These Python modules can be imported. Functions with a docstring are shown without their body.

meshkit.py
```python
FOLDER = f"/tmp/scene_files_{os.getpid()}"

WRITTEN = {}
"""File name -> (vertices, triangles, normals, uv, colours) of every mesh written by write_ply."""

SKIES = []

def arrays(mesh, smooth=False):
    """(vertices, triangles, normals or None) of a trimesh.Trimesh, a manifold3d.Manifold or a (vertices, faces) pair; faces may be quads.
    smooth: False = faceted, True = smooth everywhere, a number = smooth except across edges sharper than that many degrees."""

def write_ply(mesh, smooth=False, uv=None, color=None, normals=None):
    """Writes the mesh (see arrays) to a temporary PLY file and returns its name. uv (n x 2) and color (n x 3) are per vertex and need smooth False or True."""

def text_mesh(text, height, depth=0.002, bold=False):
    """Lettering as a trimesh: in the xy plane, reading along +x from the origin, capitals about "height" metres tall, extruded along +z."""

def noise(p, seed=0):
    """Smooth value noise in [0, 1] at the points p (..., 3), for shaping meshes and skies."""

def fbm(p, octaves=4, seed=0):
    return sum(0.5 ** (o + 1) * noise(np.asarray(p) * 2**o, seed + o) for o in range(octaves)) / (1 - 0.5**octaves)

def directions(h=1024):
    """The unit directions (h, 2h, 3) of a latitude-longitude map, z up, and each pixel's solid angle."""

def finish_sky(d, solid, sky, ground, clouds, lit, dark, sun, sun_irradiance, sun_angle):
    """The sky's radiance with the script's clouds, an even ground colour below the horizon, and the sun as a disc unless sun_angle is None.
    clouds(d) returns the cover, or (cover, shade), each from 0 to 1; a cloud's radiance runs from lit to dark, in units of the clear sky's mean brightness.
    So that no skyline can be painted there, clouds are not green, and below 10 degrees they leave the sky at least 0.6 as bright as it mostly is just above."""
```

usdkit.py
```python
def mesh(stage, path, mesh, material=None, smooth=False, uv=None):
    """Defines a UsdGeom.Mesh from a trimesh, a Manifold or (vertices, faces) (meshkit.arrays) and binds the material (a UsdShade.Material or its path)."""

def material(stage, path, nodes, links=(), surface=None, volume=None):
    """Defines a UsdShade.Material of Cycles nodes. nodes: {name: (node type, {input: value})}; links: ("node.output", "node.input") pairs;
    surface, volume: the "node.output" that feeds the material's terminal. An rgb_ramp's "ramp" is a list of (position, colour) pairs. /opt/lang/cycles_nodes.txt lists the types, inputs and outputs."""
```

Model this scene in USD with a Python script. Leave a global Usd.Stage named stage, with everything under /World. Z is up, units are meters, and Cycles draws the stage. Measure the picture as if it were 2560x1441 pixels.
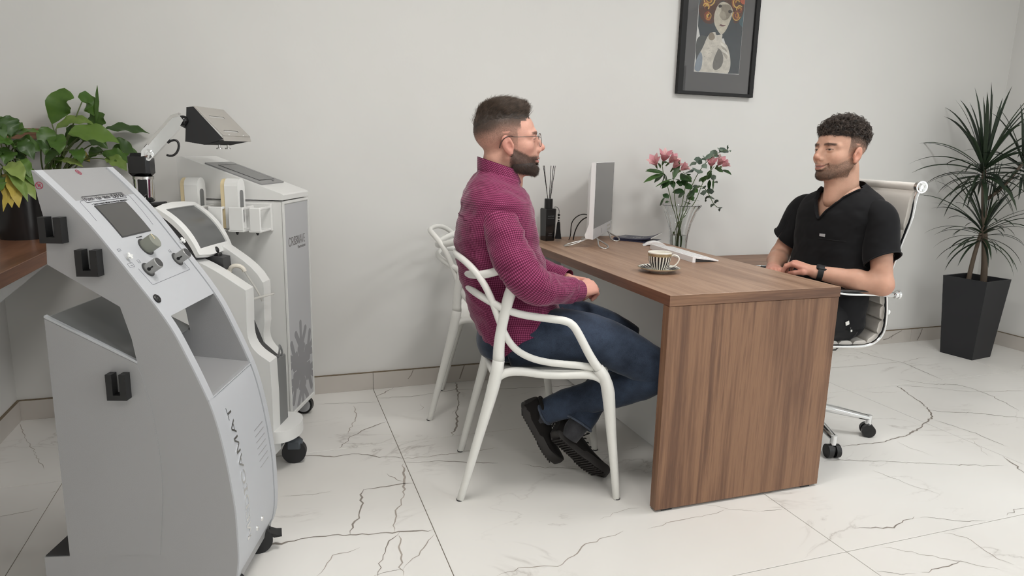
import math, random
import numpy as np, trimesh, usdkit, meshkit
from pxr import Usd, UsdGeom, UsdLux, Gf, Sdf, Vt, UsdShade
from shapely.geometry import Polygon, LineString, Point, box as sbox
from shapely.ops import unary_union
import manifold3d as m3

stage = Usd.Stage.CreateInMemory()
UsdGeom.SetStageUpAxis(stage, 'Z'); UsdGeom.SetStageMetersPerUnit(stage, 1.0)
stage.DefinePrim('/World', 'Xform'); stage.DefinePrim('/World/Looks', 'Scope')
# ---------------------------------------------------------------- camera
FPX = 1723.29                                   # focal length in pixels of the 2560 px wide frame
YAW, PITCH, ROLL = np.radians([19.3866, -11.2275, 1.3832])
CAM = np.array([0, 0, 1.2025])
cy_, sy_, cp_, sp_ = math.cos(YAW), math.sin(YAW), math.cos(PITCH), math.sin(PITCH)
c_f = np.array([sy_*cp_, cy_*cp_, sp_]); c_r = np.array([cy_, -sy_, 0.0]); c_u = np.cross(c_r, c_f)
c_r, c_u = math.cos(ROLL)*c_r + math.sin(ROLL)*c_u, -math.sin(ROLL)*c_r + math.cos(ROLL)*c_u
cam = UsdGeom.Camera.Define(stage, '/World/camera')
cam.CreateFocalLengthAttr(FPX/2560*36); cam.CreateHorizontalApertureAttr(36.0); cam.CreateVerticalApertureAttr(36.0*1441/2560)
cam.AddTransformOp().Set(Gf.Matrix4d(*c_r, 0, *c_u, 0, *(-c_f), 0, *CAM, 1))
EXPOSURE = 0.84
cam.CreateExposureAttr(EXPOSURE)
# ---------------------------------------------------------------- lights (the room's ceiling panels and window)
def rect_light(name, loc, rot, w, h, power, color):
    l = UsdLux.RectLight.Define(stage, '/World/' + name)
    l.CreateWidthAttr(w); l.CreateHeightAttr(h); l.CreateIntensityAttr(power); l.CreateColorAttr(Gf.Vec3f(*color)); l.CreateNormalizeAttr(False)
    l.AddTranslateOp().Set(Gf.Vec3d(*loc)); l.AddRotateXYZOp().Set(Gf.Vec3f(*rot))
    return l
CEIL = 2.80
LX0, LX1, LY0, LY1 = -1.076, 4.60, -2.6, 3.38     # the room
WARM, COOL = (1.0, 0.975, 0.935), (0.92, 0.97, 1.0)
PANELS = [(0.55, 1.5, 1.25, WARM), (2.7, 1.6, 1.15, (0.98, 0.99, 1.0)), (0.55, -0.9, 0.8, WARM), (2.85, -0.9, 0.8, COOL)]
for i, (x, y, k, c) in enumerate(PANELS):
    rect_light('ceiling_lamp_light' + ('_%03d' % i if i else ''), (x, y, CEIL-0.035), (0, 0, 0), 0.58, 0.58, 7.5*k, c)
rect_light('daylight_of_window', (4.52, -1.45, 1.45), (0, 90, 0), 1.6, 1.9, 2.4, COOL)
dome = UsdLux.DomeLight.Define(stage, '/World/sky'); dome.CreateIntensityAttr(0.35); dome.CreateColorAttr(Gf.Vec3f(0.85, 0.93, 1.0))

# ---------------------------------------------------------------- helpers
PI = math.pi
V = lambda *a: np.array(a, float)
def unit(v): v = np.asarray(v, float); return v/(np.linalg.norm(v)+1e-12)
def ray(x, y): return c_r*((x-1280)/FPX) + c_u*((720.5-y)/FPX) + c_f
def at(x, y, ax, val):                          # the point seen at a pixel, on the plane  ax = val
    d = ray(x, y); k = 'xyz'.index(ax); return CAM + (val-CAM[k])/d[k]*d
def atp(x, y, p0, n):                           # ... on the plane through p0 with normal n
    d = ray(x, y); n = np.asarray(n, float); return CAM + ((np.asarray(p0)-CAM) @ n)/(d @ n)*d
used = {}
def numbered(path):
    k = used.get(path, 0); used[path] = k+1
    return path if k == 0 else '%s_%03d' % (path, k)
def tag(path, label=None, cat=None, group=None, kind=None):
    p = stage.GetPrimAtPath(path)
    for k, v in (('label', label), ('category', cat), ('group', group), ('kind', kind)):
        if v: p.SetCustomDataByKey(k, v)
    return path
def thing(name, label, cat, loc=(0, 0, 0), rotz=0.0, group=None):
    path = numbered('/World/' + name); x = UsdGeom.Xform.Define(stage, path)
    x.AddTranslateOp().Set(Gf.Vec3d(*map(float, loc)))
    if rotz: x.AddRotateZOp().Set(math.degrees(rotz))
    return tag(path, label, cat, group)
def as_mesh(m):
    if isinstance(m, (list,)): return trimesh.util.concatenate([as_mesh(q) for q in m])
    if hasattr(m, 'to_mesh'):
        q = m.to_mesh(); return trimesh.Trimesh(np.array(q.vert_properties[:, :3]), np.array(q.tri_verts), process=False)
    if isinstance(m, tuple):
        v, f = np.asarray(m[0], float), np.asarray(m[1], int)
        if f.shape[1] == 4: f = np.vstack([f[:, [0, 1, 2]], f[:, [0, 2, 3]]])
        return trimesh.Trimesh(v, f, process=False)
    return m
def part(parent, name, mesh, mat, smooth=35, uv=None, label=None, kind=None, color=None):
    path = numbered(parent + '/' + name)
    m = as_mesh(mesh)
    g = usdkit.mesh(stage, path, m, LOOK[mat] if isinstance(mat, str) else mat, smooth=smooth, uv=uv)
    if color is not None:
        UsdGeom.PrimvarsAPI(g).CreatePrimvar('tint', Sdf.ValueTypeNames.Color3fArray, 'vertex').Set(Vt.Vec3fArray.FromNumpy(np.asarray(color, np.float32)))
    return tag(path, label, None, None, kind)
def single(name, mesh, mat, label, cat, group=None, kind=None, smooth=35):
    p = part('/World', name, mesh, mat, smooth); return tag(p, label, cat, group, kind)
def structure(name, mesh, mat, smooth=False):
    p = part('/World', name, mesh, mat, smooth); return tag(p, kind='structure')
def curves(parent, name, strands, width, mat, taper=True, label=None):
    path = numbered(parent + '/' + name); c = UsdGeom.BasisCurves.Define(stage, path)
    c.CreateTypeAttr('linear'); pts = np.concatenate(strands).astype(np.float32)
    c.CreatePointsAttr(Vt.Vec3fArray.FromNumpy(pts)); c.CreateCurveVertexCountsAttr(Vt.IntArray([len(s) for s in strands]))
    ws = np.concatenate([np.linspace(1, .35 if taper else 1, len(s)) for s in strands])*width
    c.CreateWidthsAttr(Vt.FloatArray.FromNumpy(ws.astype(np.float32))); c.SetWidthsInterpolation('vertex')
    UsdShade.MaterialBindingAPI.Apply(c.GetPrim()).Bind(LOOK[mat]); return tag(path, label)
# ---- shapes
def bx(x0, x1, y0, y1, z0, z1, c=0.0):            # box with chamfered edges
    if c <= 0:
        m = trimesh.creation.box([x1-x0, y1-y0, z1-z0]); m.apply_translation([(x0+x1)/2, (y0+y1)/2, (z0+z1)/2]); return m
    h = np.array([x1-x0, y1-y0, z1-z0])/2; o = np.array([x0+x1, y0+y1, z0+z1])/2; c = min(c, h.min()*.95); pts = []
    for s in np.ndindex(2, 2, 2):
        s = np.array(s)*2-1
        for k in range(3):
            q = h.copy()-c; q[k] = h[k]; pts.append(s*q)
    return trimesh.convex.convex_hull(np.array(pts)+o)
def frame(d):
    d = unit(d); a = unit(np.cross(d, [0, 0, 1.0] if abs(d[2]) < .95 else [1.0, 0, 0])); return a, np.cross(d, a), d
def tube(pts, r, sides=10, flat=1.0, cap=True, up=None):  # swept tube, r a number or one per point; parallel-transported frame
    p = np.asarray(pts, float); n = len(p); r = np.broadcast_to(np.asarray(r, float), (n,))
    t = np.gradient(p, axis=0); t /= np.linalg.norm(t, axis=1, keepdims=True)+1e-12
    a = frame(t[0])[0] if up is None else unit(np.cross(t[0], up)); rings = []
    th = np.arange(sides)*2*PI/sides
    for i in range(n):
        a = unit(a - (a @ t[i])*t[i]); b = np.cross(t[i], a)
        rings.append(p[i] + r[i]*(np.cos(th)[:, None]*a + flat*np.sin(th)[:, None]*b))
    return loft(rings, cap)
def loft(rings, cap=True, closed=True):           # rings of equal length -> mesh
    R_ = np.asarray(rings, float); n, s = R_.shape[:2]; v = R_.reshape(-1, 3); f = []
    i, j = np.meshgrid(np.arange(n-1), np.arange(s if closed else s-1), indexing='ij'); j2 = (j+1) % s
    q = np.stack([i*s+j, i*s+j2, (i+1)*s+j2, (i+1)*s+j], -1).reshape(-1, 4)
    f = np.vstack([q[:, [0, 1, 2]], q[:, [0, 2, 3]]])
    if cap and closed:
        c0, c1 = len(v), len(v)+1; v = np.vstack([v, R_[0].mean(0), R_[-1].mean(0)]); k = np.arange(s); k2 = (k+1) % s
        f = np.vstack([f, np.stack([np.full(s, c0), k2, k], 1), np.stack([np.full(s, c1), (n-1)*s+k, (n-1)*s+k2], 1)])
    m = trimesh.Trimesh(v, f, process=False)
    if cap and closed and m.volume < 0: m.invert()
    return m
def smooth_path(pts, n=24):
    from scipy.interpolate import CubicSpline
    p = np.asarray(pts, float); p = p[np.r_[True, np.linalg.norm(np.diff(p, axis=0), axis=1) > 1e-6]]; d = np.r_[0, np.cumsum(np.linalg.norm(np.diff(p, axis=0), axis=1))]
    return CubicSpline(d, p)(np.linspace(0, d[-1], n))
def lathe(profile, sides=32, loc=(0, 0, 0)):       # (r, z) profile round the z axis
    m = trimesh.creation.revolve(np.asarray(profile, float), sections=sides); m.apply_translation(loc); return m
def cyl(a, b, r, r2=None, sides=20):
    return tube([np.asarray(a, float), np.asarray(b, float)], [r, r if r2 is None else r2], sides)
def ball(c, r, sub=2):
    m = trimesh.creation.icosphere(sub); m.apply_scale(r) if np.ndim(r) == 0 else m.apply_transform(np.diag([*r, 1])); m.apply_translation(c); return m
def extr(poly, h, axes='xz', at0=0.0):             # polygon (shapely or points) extruded; axes = which axes the polygon's x, y are
    g = poly if hasattr(poly, 'geom_type') else Polygon(poly).buffer(0)
    parts_ = [trimesh.creation.extrude_polygon(q, h, engine='earcut') for q in getattr(g, 'geoms', [g])]
    m = trimesh.util.concatenate(parts_); v = m.vertices.copy(); k = ['xyz'.index(c) for c in axes]; o = ({0, 1, 2}-set(k)).pop()
    w = np.zeros_like(v); w[:, k[0]] = v[:, 0]; w[:, k[1]] = v[:, 1]; w[:, o] = v[:, 2]+at0; m.vertices = w
    if m.volume < 0: m.invert()
    return m
def rot(m, axis, ang, p=(0, 0, 0)): m = as_mesh(m).copy(); m.apply_transform(trimesh.transformations.rotation_matrix(ang, axis, p)); return m
def mv(m, *d): m = as_mesh(m).copy(); m.apply_translation(d); return m
def place(m, o, x, y, z):                         # local axes -> given axes at o
    m = m.copy(); m.vertices = np.asarray(o)+m.vertices[:, :1]*np.asarray(x)+m.vertices[:, 1:2]*np.asarray(y)+m.vertices[:, 2:3]*np.asarray(z); return m
def mf(m):
    m = as_mesh(m).copy(); m.merge_vertices(); return m3.Manifold(m3.Mesh(np.asarray(m.vertices, np.float32), np.asarray(m.faces, np.uint32)))
def minus(a, *bs):
    r = mf(a)
    for b in bs: r = r - mf(b)
    return as_mesh(r)
def rrect(x0, x1, y0, y1, r): return sbox(x0+r, y0+r, x1-r, y1-r).buffer(r, quad_segs=5)
def s2l(*c): return tuple(((x/255)/12.92 if x/255 <= .04045 else ((x/255+.055)/1.055)**2.4) for x in c)

# ---------------------------------------------------------------- materials
LOOK = {}
def plain(name, rgb, rough=.5, metal=0.0, bump=0.0, bscale=400, spec=.5, vary=0.0, vscale=6, **kw):
    n = {'p': ('principled_bsdf', dict(base_color=rgb, roughness=rough, metallic=metal, specular_ior_level=spec, **kw))}; l = []
    if bump or vary: n['g'] = ('texture_coordinate', {})
    if bump:
        n['nz'] = ('noise_texture', dict(scale=bscale, detail=2.0)); n['b'] = ('bump', dict(strength=bump, distance=.001))
        l += [('g.object', 'nz.vector'), ('nz.fac', 'b.height'), ('b.normal', 'p.normal')]
    if vary:
        n['nv'] = ('noise_texture', dict(scale=vscale, detail=4.0, roughness=.6))
        n['rv'] = ('rgb_ramp', {'ramp': [(.3, tuple(c*(1-vary) for c in rgb)), (.7, tuple(min(1, c*(1+vary)) for c in rgb))]})
        l += [('g.object', 'nv.vector'), ('nv.fac', 'rv.fac'), ('rv.color', 'p.base_color')]
    LOOK[name] = usdkit.material(stage, '/World/Looks/' + name, n, l, surface='p.BSDF')
plain('wall_paint', s2l(218, 217, 214), .7, bump=.15, bscale=90, vary=.012, vscale=1.5)
plain('ceiling_paint', (.82, .82, .81), .8)
plain('white_plastic', s2l(226, 226, 224), .32, bump=.05, bscale=900)
plain('white_gloss', s2l(232, 232, 230), .18)
plain('chair_white', s2l(228, 227, 222), .38)
plain('silver_paint', s2l(164, 164, 165), .45, metal=.25, bump=.25, bscale=1400)
plain('silver_light', s2l(190, 192, 196), .45, metal=.15, bump=.25, bscale=1400)
plain('grey_plastic', s2l(140, 140, 140), .4)
plain('mid_grey', s2l(120, 121, 121), .45)
plain('dark_grey', s2l(62, 62, 63), .5)
plain('black_plastic', s2l(22, 22, 23), .42, bump=.1, bscale=700)
plain('black_gloss', s2l(12, 12, 13), .12)
plain('black_matte', s2l(24, 24, 25), .7)
plain('rubber', s2l(34, 34, 36), .6)
plain('chrome', (.82, .83, .84), .08, metal=1.0)
plain('brushed_steel', (.62, .61, .59), .28, metal=1.0)
plain('screen_glass', s2l(94, 95, 95), .22, spec=.6)
plain('screen_dark', s2l(58, 57, 56), .06, spec=.8)
plain('ivory', s2l(226, 208, 168), .45)
plain('print_black', s2l(42, 42, 44), .6)
plain('print_grey', s2l(120, 122, 126), .6)
plain('print_red', s2l(160, 60, 80), .6)
plain('brown_trim', s2l(112, 98, 78), .6)
plain('planter_black', s2l(28, 29, 33), .55, bump=.5, bscale=500)
plain('soil', s2l(50, 40, 32), .95, bump=1.0, bscale=120)
plain('clear_plastic', s2l(214, 212, 206), .3, alpha=.55)
def wood(name, axis, c_dark, c_mid, c_light, rough=.42, scale=1.0):
    st = [9, 9, 9]; st['xyz'.index(axis)] = .55
    st2 = [70, 70, 70]; st2['xyz'.index(axis)] = 2.2
    n = {'g': ('texture_coordinate', {}), 'm': ('mapping', dict(scale=tuple(scale*s for s in st))), 'm2': ('mapping', dict(scale=tuple(scale*s for s in st2))),
         'a': ('noise_texture', dict(scale=1.0, detail=5.0, roughness=.62, distortion=.5)), 'b': ('noise_texture', dict(scale=1.6, detail=6.0, roughness=.7)),
         'mx': ('mix_float', dict(fac=.34)), 'r': ('rgb_ramp', {'ramp': [(.30, c_dark), (.44, c_mid), (.56, c_light), (.63, c_mid), (.74, c_dark)]}),
         'bp': ('bump', dict(strength=.12, distance=.001)), 'p': ('principled_bsdf', dict(roughness=rough, specular_ior_level=.45))}
    l = [('g.object', 'm.vector'), ('g.object', 'm2.vector'), ('m.vector', 'a.vector'), ('m2.vector', 'b.vector'), ('a.fac', 'mx.a'), ('b.fac', 'mx.b'), ('mx.result', 'r.fac'),
         ('r.color', 'p.base_color'), ('b.fac', 'bp.height'), ('bp.normal', 'p.normal')]
    LOOK[name] = usdkit.material(stage, '/World/Looks/' + name, n, l, surface='p.BSDF')
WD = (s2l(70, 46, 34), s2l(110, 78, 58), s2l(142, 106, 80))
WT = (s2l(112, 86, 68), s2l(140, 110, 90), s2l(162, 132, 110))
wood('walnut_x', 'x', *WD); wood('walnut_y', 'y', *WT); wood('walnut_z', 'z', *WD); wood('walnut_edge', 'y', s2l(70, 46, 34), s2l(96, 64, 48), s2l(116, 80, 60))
def marble(name):
    n = {'g': ('texture_coordinate', {}), 'm': ('mapping', dict(scale=(1, 2.2, 1))),
         'nz': ('noise_texture', dict(scale=1.3, detail=6.0, roughness=.55, distortion=1.4)),
         's': ('math', dict(math_type='subtract', value2=.5)), 'ab': ('math', dict(math_type='absolute')),
         'v': ('rgb_ramp', {'ramp': [(0, (1, 1, 1)), (.006, (.35, .35, .35)), (.02, (0, 0, 0))]}),
         'nm': ('noise_texture', dict(scale=2.1, detail=2.0)), 'rm': ('rgb_ramp', {'ramp': [(.5, (0, 0, 0)), (.66, (.55, .55, .55))]}),
         'mm': ('mix_color', dict(blend_type='multiply', fac=1.0)),
         'cl': ('noise_texture', dict(scale=.9, detail=3.0)), 'rc': ('rgb_ramp', {'ramp': [(.3, s2l(217, 214, 209)), (.7, s2l(229, 227, 223))]}),
         'mx': ('mix_color', dict(b=s2l(150, 142, 134))), 'p': ('principled_bsdf', dict(roughness=.34, specular_ior_level=.4))}
    l = [('g.object', 'm.vector'), ('m.vector', 'nz.vector'), ('nz.fac', 's.value1'), ('s.value', 'ab.value1'), ('ab.value', 'v.fac'), ('g.object', 'nm.vector'), ('nm.fac', 'rm.fac'),
         ('v.color', 'mm.a'), ('rm.color', 'mm.b'), ('mm.result', 'mx.fac'), ('g.object', 'cl.vector'), ('cl.fac', 'rc.fac'), ('rc.color', 'mx.a'), ('mx.result', 'p.base_color')]
    LOOK[name] = usdkit.material(stage, '/World/Looks/' + name, n, l, surface='p.BSDF')
marble('marble')
plain('grout', s2l(120, 108, 96), .8)
plain('vein', s2l(164, 155, 146), .36, vary=.16, vscale=25, spec=.4)
plain('vein_dark', s2l(138, 130, 122), .36, vary=.2, vscale=25, spec=.4)
def glassy(name, tint=(1, 1, 1), rough=.05, ior=1.45):
    n = {'f': ('fresnel', dict(IOR=ior)), 't': ('transparent_bsdf', dict(color=tint)), 'gl': ('glossy_bsdf', dict(color=(1, 1, 1), roughness=rough)), 'mx': ('mix_closure', {})}
    LOOK[name] = usdkit.material(stage, '/World/Looks/' + name, n, [('f.fac', 'mx.fac'), ('t.BSDF', 'mx.closure1'), ('gl.BSDF', 'mx.closure2')], surface='mx.closure')
plain('white_leather', s2l(226, 221, 214), .5, bump=.2, bscale=500, sheen_weight=.1)
plain('bark', s2l(88, 76, 64), .8, bump=.8, bscale=90)
plain('pot_black', s2l(24, 22, 22), .22)
plain('stalk', s2l(86, 100, 52), .55)
wood('walnut_dark', 'y', s2l(74, 46, 32), s2l(100, 66, 48), s2l(120, 82, 60), .3)
glassy('pane_glass', (.93, .94, .94))
LOOK['vase_glass'] = usdkit.material(stage, '/World/Looks/vase_glass', {'p': ('principled_bsdf', dict(base_color=(.97, .985, .985), roughness=.02, transmission_weight=1.0, ior=1.5))}, [], surface='p.BSDF')
LOOK['lamp_glow'] = usdkit.material(stage, '/World/Looks/lamp_glow', {'e': ('emission', dict(color=(1, .98, .95), strength=5.0))}, [], surface='e.emission')
def leafy(name, c1, c2, rough=.38, trans=.18):
    n = {'g': ('texture_coordinate', {}), 'o': ('object_info', {}), 'nz': ('noise_texture', dict(scale=30, detail=3.0)), 'mr': ('mix_float', dict(fac=.55)),
         'r': ('rgb_ramp', {'ramp': [(.25, c1), (.75, c2)]}), 'p': ('principled_bsdf', dict(roughness=rough, specular_ior_level=.45)), 't': ('translucent_bsdf', {}), 'mx': ('mix_closure', dict(fac=trans))}
    l = [('g.object', 'nz.vector'), ('nz.fac', 'mr.a'), ('o.random', 'mr.b'), ('mr.result', 'r.fac'), ('r.color', 'p.base_color'), ('r.color', 't.color'), ('p.BSDF', 'mx.closure1'), ('t.BSDF', 'mx.closure2')]
    LOOK[name] = usdkit.material(stage, '/World/Looks/' + name, n, l, surface='mx.closure')
leafy('dracaena_leaf', s2l(30, 42, 32), s2l(48, 62, 44), .34, .10)
leafy('leaf_green', s2l(46, 74, 28), s2l(74, 104, 44)); leafy('leaf_light', s2l(66, 100, 34), s2l(100, 130, 54)); leafy('leaf_pale', s2l(88, 120, 48), s2l(138, 156, 84)); leafy('leaf_yellow', s2l(170, 150, 60), s2l(196, 176, 92))
# ---------------------------------------------------------------- the room
T = .008
fl = '/World/floor'; UsdGeom.Xform.Define(stage, fl); tag(fl, kind='structure')
part(fl, 'screed', bx(LX0, LX1, LY0, LY1, -.06, -.0025), 'grout', False)
gx = [LX0] + [x for x in np.arange(-.747-1.2, 6, 1.2) if LX0+.02 < x < LX1-.02] + [LX1]
gy = [LY0] + [y for y in np.arange(1.492-4.8, 4, 1.2) if LY0+.02 < y < LY1-.02] + [LY1]
for i in range(len(gx)-1):
    for j in range(len(gy)-1):
        g = .0012
        part(fl, 'marble_tile', bx(gx[i]+g, gx[i+1]-g, gy[j]+g, gy[j+1]-g, -.01, 0, .0008), 'marble', False)
# veins of the marble, a flat inlay of the tiles
def vein(pts, w, mat_list, seed):
    rng = np.random.default_rng(seed); p = np.array([at(x, y, 'z', 0)[:2] for x, y in pts])
    d = np.r_[0, np.cumsum(np.linalg.norm(np.diff(p, axis=0), axis=1))]; n = max(4, int(d[-1]/.018)); s = np.linspace(0, d[-1], n)
    q = np.stack([np.interp(s, d, p[:, 0]), np.interp(s, d, p[:, 1])], 1)
    t = np.gradient(q, axis=0); t /= np.linalg.norm(t, axis=1, keepdims=True)+1e-9; nn = np.stack([-t[:, 1], t[:, 0]], 1)
    q = q + nn*rng.normal(0, .0035, (n, 1)); ww = w*(.45+.9*meshkit.noise(np.stack([s*16, s*0+seed, s*0], 1)))*np.minimum(1, np.minimum(np.arange(n), np.arange(n)[::-1])/3+.15)
    a = np.c_[q+nn*ww[:, None]/2, np.full(n, .00035)]; b = np.c_[q-nn*ww[:, None]/2, np.full(n, .00035)]
    v = np.vstack([a, b]); k = np.arange(n-1); f = np.vstack([np.stack([k, n+k, k+1], 1), np.stack([k+1, n+k, n+k+1], 1)])
    mat_list.append(trimesh.Trimesh(v, f, process=False))
L1_, L2_ = [], []
DARK = [([(792,1011),(860,1009),(945,1005)],6),([(940,993),(985,970)],7),([(943,996),(1030,992),(1100,981),(1140,975),(1250,973),(1380,967),(1500,960)],6),
 ([(1141,955),(1146,995),(1147,1010),(1140,1030),(1143,1060),(1130,1092)],10),([(1147,1012),(1132,1036)],5),([(966,1056),(935,1065),(905,1078),(878,1092),(850,1122)],7),
 ([(742,1136),(790,1141),(835,1144),(880,1134),(910,1137),(945,1145),(985,1142),(1006,1147)],9),([(1010,1158),(1100,1153),(1180,1157),(1245,1157)],6),
 ([(640,1362),(700,1358),(760,1348),(830,1340),(900,1338),(1000,1330),(1085,1326)],12),([(873,1337),(880,1315),(897,1297),(902,1262),(910,1224)],9),([(908,1224),(960,1218),(1000,1212),(1034,1208)],8),
 ([(1000,1330),(975,1350),(958,1390),(942,1441)],6),([(935,1441),(975,1430),(1010,1425)],6),
 ([(2245,965),(2262,980),(2310,1012),(2320,1025),(2330,1045),(2310,1060),(2295,1075),(2260,1092),(2235,1096),(2210,1105),(2150,1112),(2105,1116)],10),([(2320,1025),(2380,1032),(2430,1033),(2560,1046)],6),
 ([(2335,1050),(2390,1068),(2440,1085),(2510,1115)],6),([(2060,1154),(2120,1151),(2250,1156),(2400,1163),(2512,1166)],5),
 ([(2245,948),(2320,960),(2395,963),(2430,972),(2480,990),(2550,1028)],6),([(2140,878),(2190,893),(2260,908),(2310,930),(2356,950)],6),
 ([(2136,1322),(2180,1320),(2235,1320),(2258,1303),(2290,1295)],8),([(2300,1294),(2360,1299),(2400,1303),(2465,1304)],4),([(2518,1290),(2535,1277),(2560,1270)],8),([(2510,1142),(2540,1165),(2560,1185)],10),
 ([(1300,1160),(1350,1168),(1420,1172),(1480,1175)],4),([(1905,1281),(1930,1275),(1955,1274)],7),([(2192,1429),(2240,1433),(2290,1436)],5),([(2300,1428),(2350,1425),(2385,1410),(2405,1405)],6)]
LIGHT = [([(885,1015),(890,1040),(880,1062),(870,1085)],7),([(1010,1160),(1008,1200),(1012,1240),(990,1280),(985,1330)],9),([(995,1340),(1002,1380),(1003,1441)],10),([(965,1185),(985,1195),(1005,1205)],6),
 ([(1085,1335),(1060,1370),(1020,1410),(1005,1425)],5),([(900,1370),(830,1390),(810,1420),(790,1441)],4),([(700,1243),(800,1235),(830,1228)],3),([(1045,1028),(1060,1018),(1050,1010)],4),
 ([(995,1150),(1030,1146),(1110,1138),(1240,1120)],5),([(1620,1325),(1680,1305),(1760,1290),(1812,1277)],4),([(1760,1262),(1820,1272),(1900,1283)],3),([(2180,1175),(2270,1212),(2350,1235)],3),
 ([(2160,980),(2200,982),(2255,981)],4),([(2240,1105),(2300,1130),(2330,1142)],3),([(2060,922),(2150,915),(2250,905)],4),([(2250,908),(2300,895),(2330,893)],4),([(2250,963),(2330,970),(2420,980),(2560,977)],4),
 ([(1500,1300),(1560,1275),(1600,1270)],3),([(1240,1441),(1300,1420),(1400,1415),(1470,1360),(1560,1330)],5),([(2360,1333),(2420,1345),(2450,1370),(2490,1395),(2535,1413)],5),([(2210,1368),(2300,1386),(2400,1405),(2500,1425)],3),
 ([(0,1292),(50,1283),(95,1273)],7),([(125,1232),(155,1225)],5),([(120,1045),(108,1049)],4),([(110,1175),(45,1060)],3),([(1610,1115),(1560,1128)],3),([(2470,1140),(2430,1100)],3)]
for k, (p, w) in enumerate(DARK): vein(p, w*.001*.72, L1_, k)
for k, (p, w) in enumerate(LIGHT): vein(p, w*.001*.72, L2_, 100+k)
part(fl, 'dark_vein', L1_, 'vein_dark', False, kind='stuff'); part(fl, 'light_vein', L2_, 'vein', False, kind='stuff')
WH = CEIL
structure('wall_back', bx(LX0-.1, LX1+.1, LY1, LY1+.1, -.05, WH), 'wall_paint')
structure('wall_left', bx(LX0-.1, LX0, LY0, LY1, -.05, WH), 'wall_paint')
wr = minus(bx(LX1, LX1+.1, LY0, LY1, -.05, WH), bx(LX1-.1, LX1+.3, -2.45, -.45, .6, 2.3)); structure('wall_right', wr, 'wall_paint')
structure('wall_front', bx(LX0-.1, LX1+.1, LY0-.1, LY0, -.05, WH), 'wall_paint')
structure('ceiling', bx(LX0-.1, LX1+.1, LY0-.1, LY1+.1, WH, WH+.1), 'ceiling_paint')
wn = '/World/window_1'; UsdGeom.Xform.Define(stage, wn); tag(wn, kind='structure')
for a in ((-2.45, -.45, .6, .66), (-2.45, -.45, 2.24, 2.3), (-2.45, -2.39, .66, 2.24), (-.51, -.45, .66, 2.24), (-1.48, -1.42, .66, 2.24)): part(wn, 'window_frame', bx(LX1+.02, LX1+.09, *a), 'white_plastic', False)
part(wn, 'pane', bx(LX1+.05, LX1+.06, -2.39, -1.48, .66, 2.24), 'pane_glass', False); part(wn, 'pane', bx(LX1+.05, LX1+.06, -1.42, -.51, .66, 2.24), 'pane_glass', False)
BBH = .088
def base(name, x0, x1, y0, y1, along, cuts):
    b = '/World/' + name; UsdGeom.Xform.Define(stage, b); tag(b, kind='structure')
    e = [x0 if along == 'x' else y0] + cuts + [x1 if along == 'x' else y1]
    for a, c in zip(e[:-1], e[1:]):
        part(b, 'skirting_tile', bx(a+.0008, c-.0008, y0, y1, 0, BBH, .0008) if along == 'x' else bx(x0, x1, a+.0008, c-.0008, 0, BBH, .0008), 'marble_side', False)
    part(b, 'edge_strip', bx(x0, x1, y0, y1, BBH, BBH+.0035), 'brown_trim', False)
plain('marble_side', s2l(196, 190, 183), .36, vary=.05, vscale=3)
base('baseboard_back', LX0, LX1, LY1-.011, LY1, 'x', [-.747, .453, 1.653, 2.853, 4.053])
base('baseboard_left', LX0, LX0+.011, LY0, LY1-.012, 'y', [-.908, .292, 1.492, 2.692])
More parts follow.
